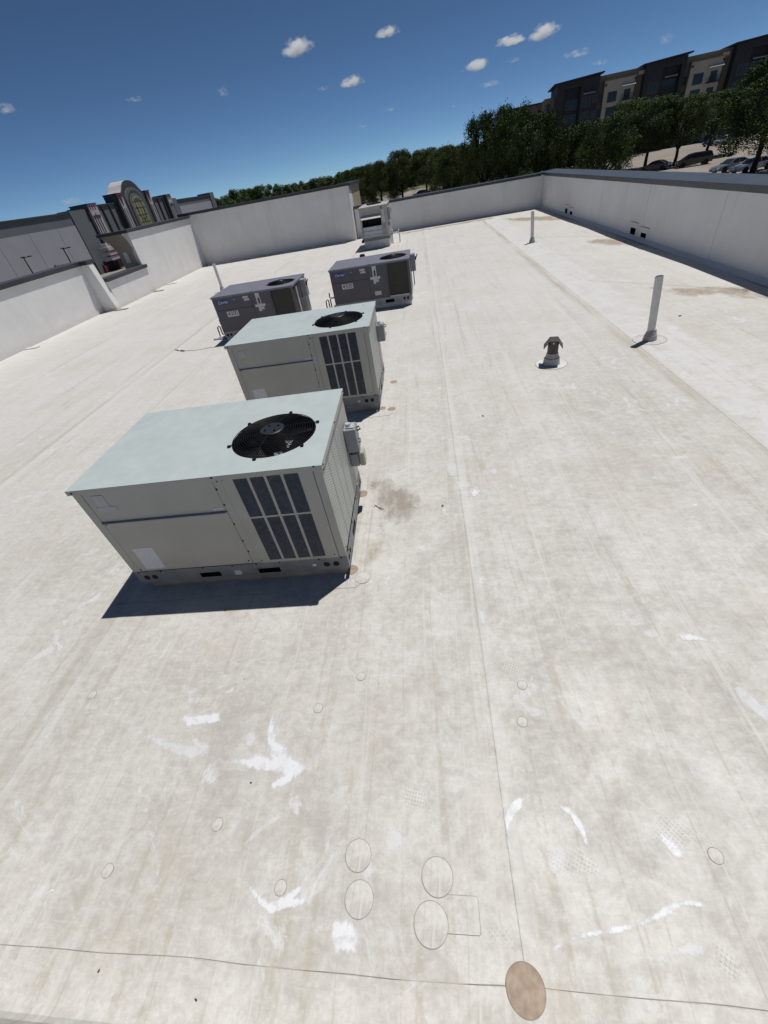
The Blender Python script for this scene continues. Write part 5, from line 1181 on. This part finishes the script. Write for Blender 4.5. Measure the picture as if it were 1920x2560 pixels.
# ================================================================== clouds: small fair-weather cumulus, real scattering volumes
def cloud_material(seed, dens, wisp):
    m = bpy.data.materials.new('cloud_vapour'); m.use_nodes = True; t = NT(m); t.n.clear()
    out = t.n.new('ShaderNodeOutputMaterial'); v = t.n.new('ShaderNodeVolumePrincipled')
    p = t.pos(); X = t.xyz(p)
    rr = t.m('ADD', t.m('ADD', t.m('POWER', X[0], 2), t.m('POWER', X[1], 2)), t.m('POWER', t.m('MULTIPLY', X[2], t.m('ADD', 1.0, t.m('MULTIPLY', t.m('LESS_THAN', X[2], -.2), .9))), 2))
    q = t.mp(p, (1.3, 1.3, 1.0), (seed*3.7, seed*1.9, seed*.7)); n = t.noise(q, 1.25 if not wisp else 1.9, 6, .62)
    d = t.m('SUBTRACT', t.m('ADD', t.m('MULTIPLY', n, 3.1 if not wisp else 3.3), t.m('MULTIPLY', rr, -1.05)), 1.02 if not wisp else 1.22)
    t.lk(t.m('MULTIPLY', t.mr(d, 0, .9), dens), v.inputs['Density']); v.inputs['Color'].default_value = (.99, .99, 1, 1); v.inputs['Anisotropy'].default_value = .25
    t.l.new(v.outputs[0], out.inputs['Volume']); return m
ico = bpy.data.meshes.new('cloud_puff'); bm = bmesh.new(); bmesh.ops.create_icosphere(bm, subdivisions=3, radius=1.0); bm.to_mesh(ico); bm.free()
CM = [cloud_material(k, .075, False) for k in range(4)]; CW = [cloud_material(k+9, .028, True) for k in range(3)]
def cloud(az, el, w_deg, h_deg, label, wisp=False, k=0, rollr=0.0):
    r = 2600.0; a, e_ = R(az), R(el)
    me = ico.copy(); me.materials.append((CW[k % 3] if wisp else CM[k % 4])); o = bpy.data.objects.new('cloud', me); COL.objects.link(o)
    o.location = (r*math.cos(e_)*math.sin(a), r*math.cos(e_)*math.cos(a), 3+r*math.sin(e_))
    o.scale = (r*R(w_deg)*.78, r*R(w_deg)*.6, r*R(h_deg)*.95); o.rotation_euler = (0, rollr, -a)
    tag(o, label, 'cloud', 'small clouds')
cloud(-10.3, 9.7, 2.4, 1.15, 'puffy white cloud with a notched top, largest left of centre', False, 0)
cloud(-1.66, 9.5, 1.9, .75, 'small white cloud highest near the top centre', False, 1)
cloud(6.3, 6.2, 2.4, .75, 'white flat based cloud above the tallest clump of trees', False, 2)
cloud(9.3, 7.2, 2.2, .62, 'left and flatter of the two high clouds above the apartments', False, 3)
cloud(12.1, 7.2, 2.1, 1.0, 'right and taller of the two high clouds above the apartments', False, 0)
cloud(15.2, 5.4, 1.9, .62, 'thin wispy cloud left above the first charcoal apartment bay', True, 1)
cloud(7.7, 4.8, 1.9, .36, 'narrow streak of cloud just above the tree clump', True, 2)
cloud(9.7, 6.0, 1.3, .30, 'faint small streak under the flatter high cloud', True, 0)
cloud(-5.5, 6.9, 2.0, .85, 'white cloud in the middle of the sky, lower than the notched one', False, 1)
cloud(-8.4, 6.9, 1.0, .36, 'faint wisp just left of the middle cloud', True, 1)
cloud(-17.9, 7.8, 1.1, .62, 'small grey white cloud above the tall white wall', True, 2)
cloud(-2.1, 4.55, .95, .32, 'tiny cloud below right of the middle cloud', True, 0)
cloud(-5.1, 3.75, 1.0, .32, 'tiny cloud low under the middle cloud', True, 1)
cloud(22.1, 4.9, 1.1, .60, 'single cloud above the second charcoal apartment bay', True, 2)
cloud(-36.2, 8.5, 1.8, .70, 'cloud at the left edge of the sky', True, 0)
cloud(-25.9, 8.2, 1.3, .42, 'very faint wisp high on the left', True, 1)
cloud(-34.9, 2.1, 2.0, .42, 'low flat cloud over the cinema left wing', True, 2)
cloud(4.1, 3.85, .6, .22, 'tiny faint puff left of the tree clump top', True, 0)
cloud(17.2, 4.5, 1.1, .40, 'small puff right above the first charcoal bay', True, 1)
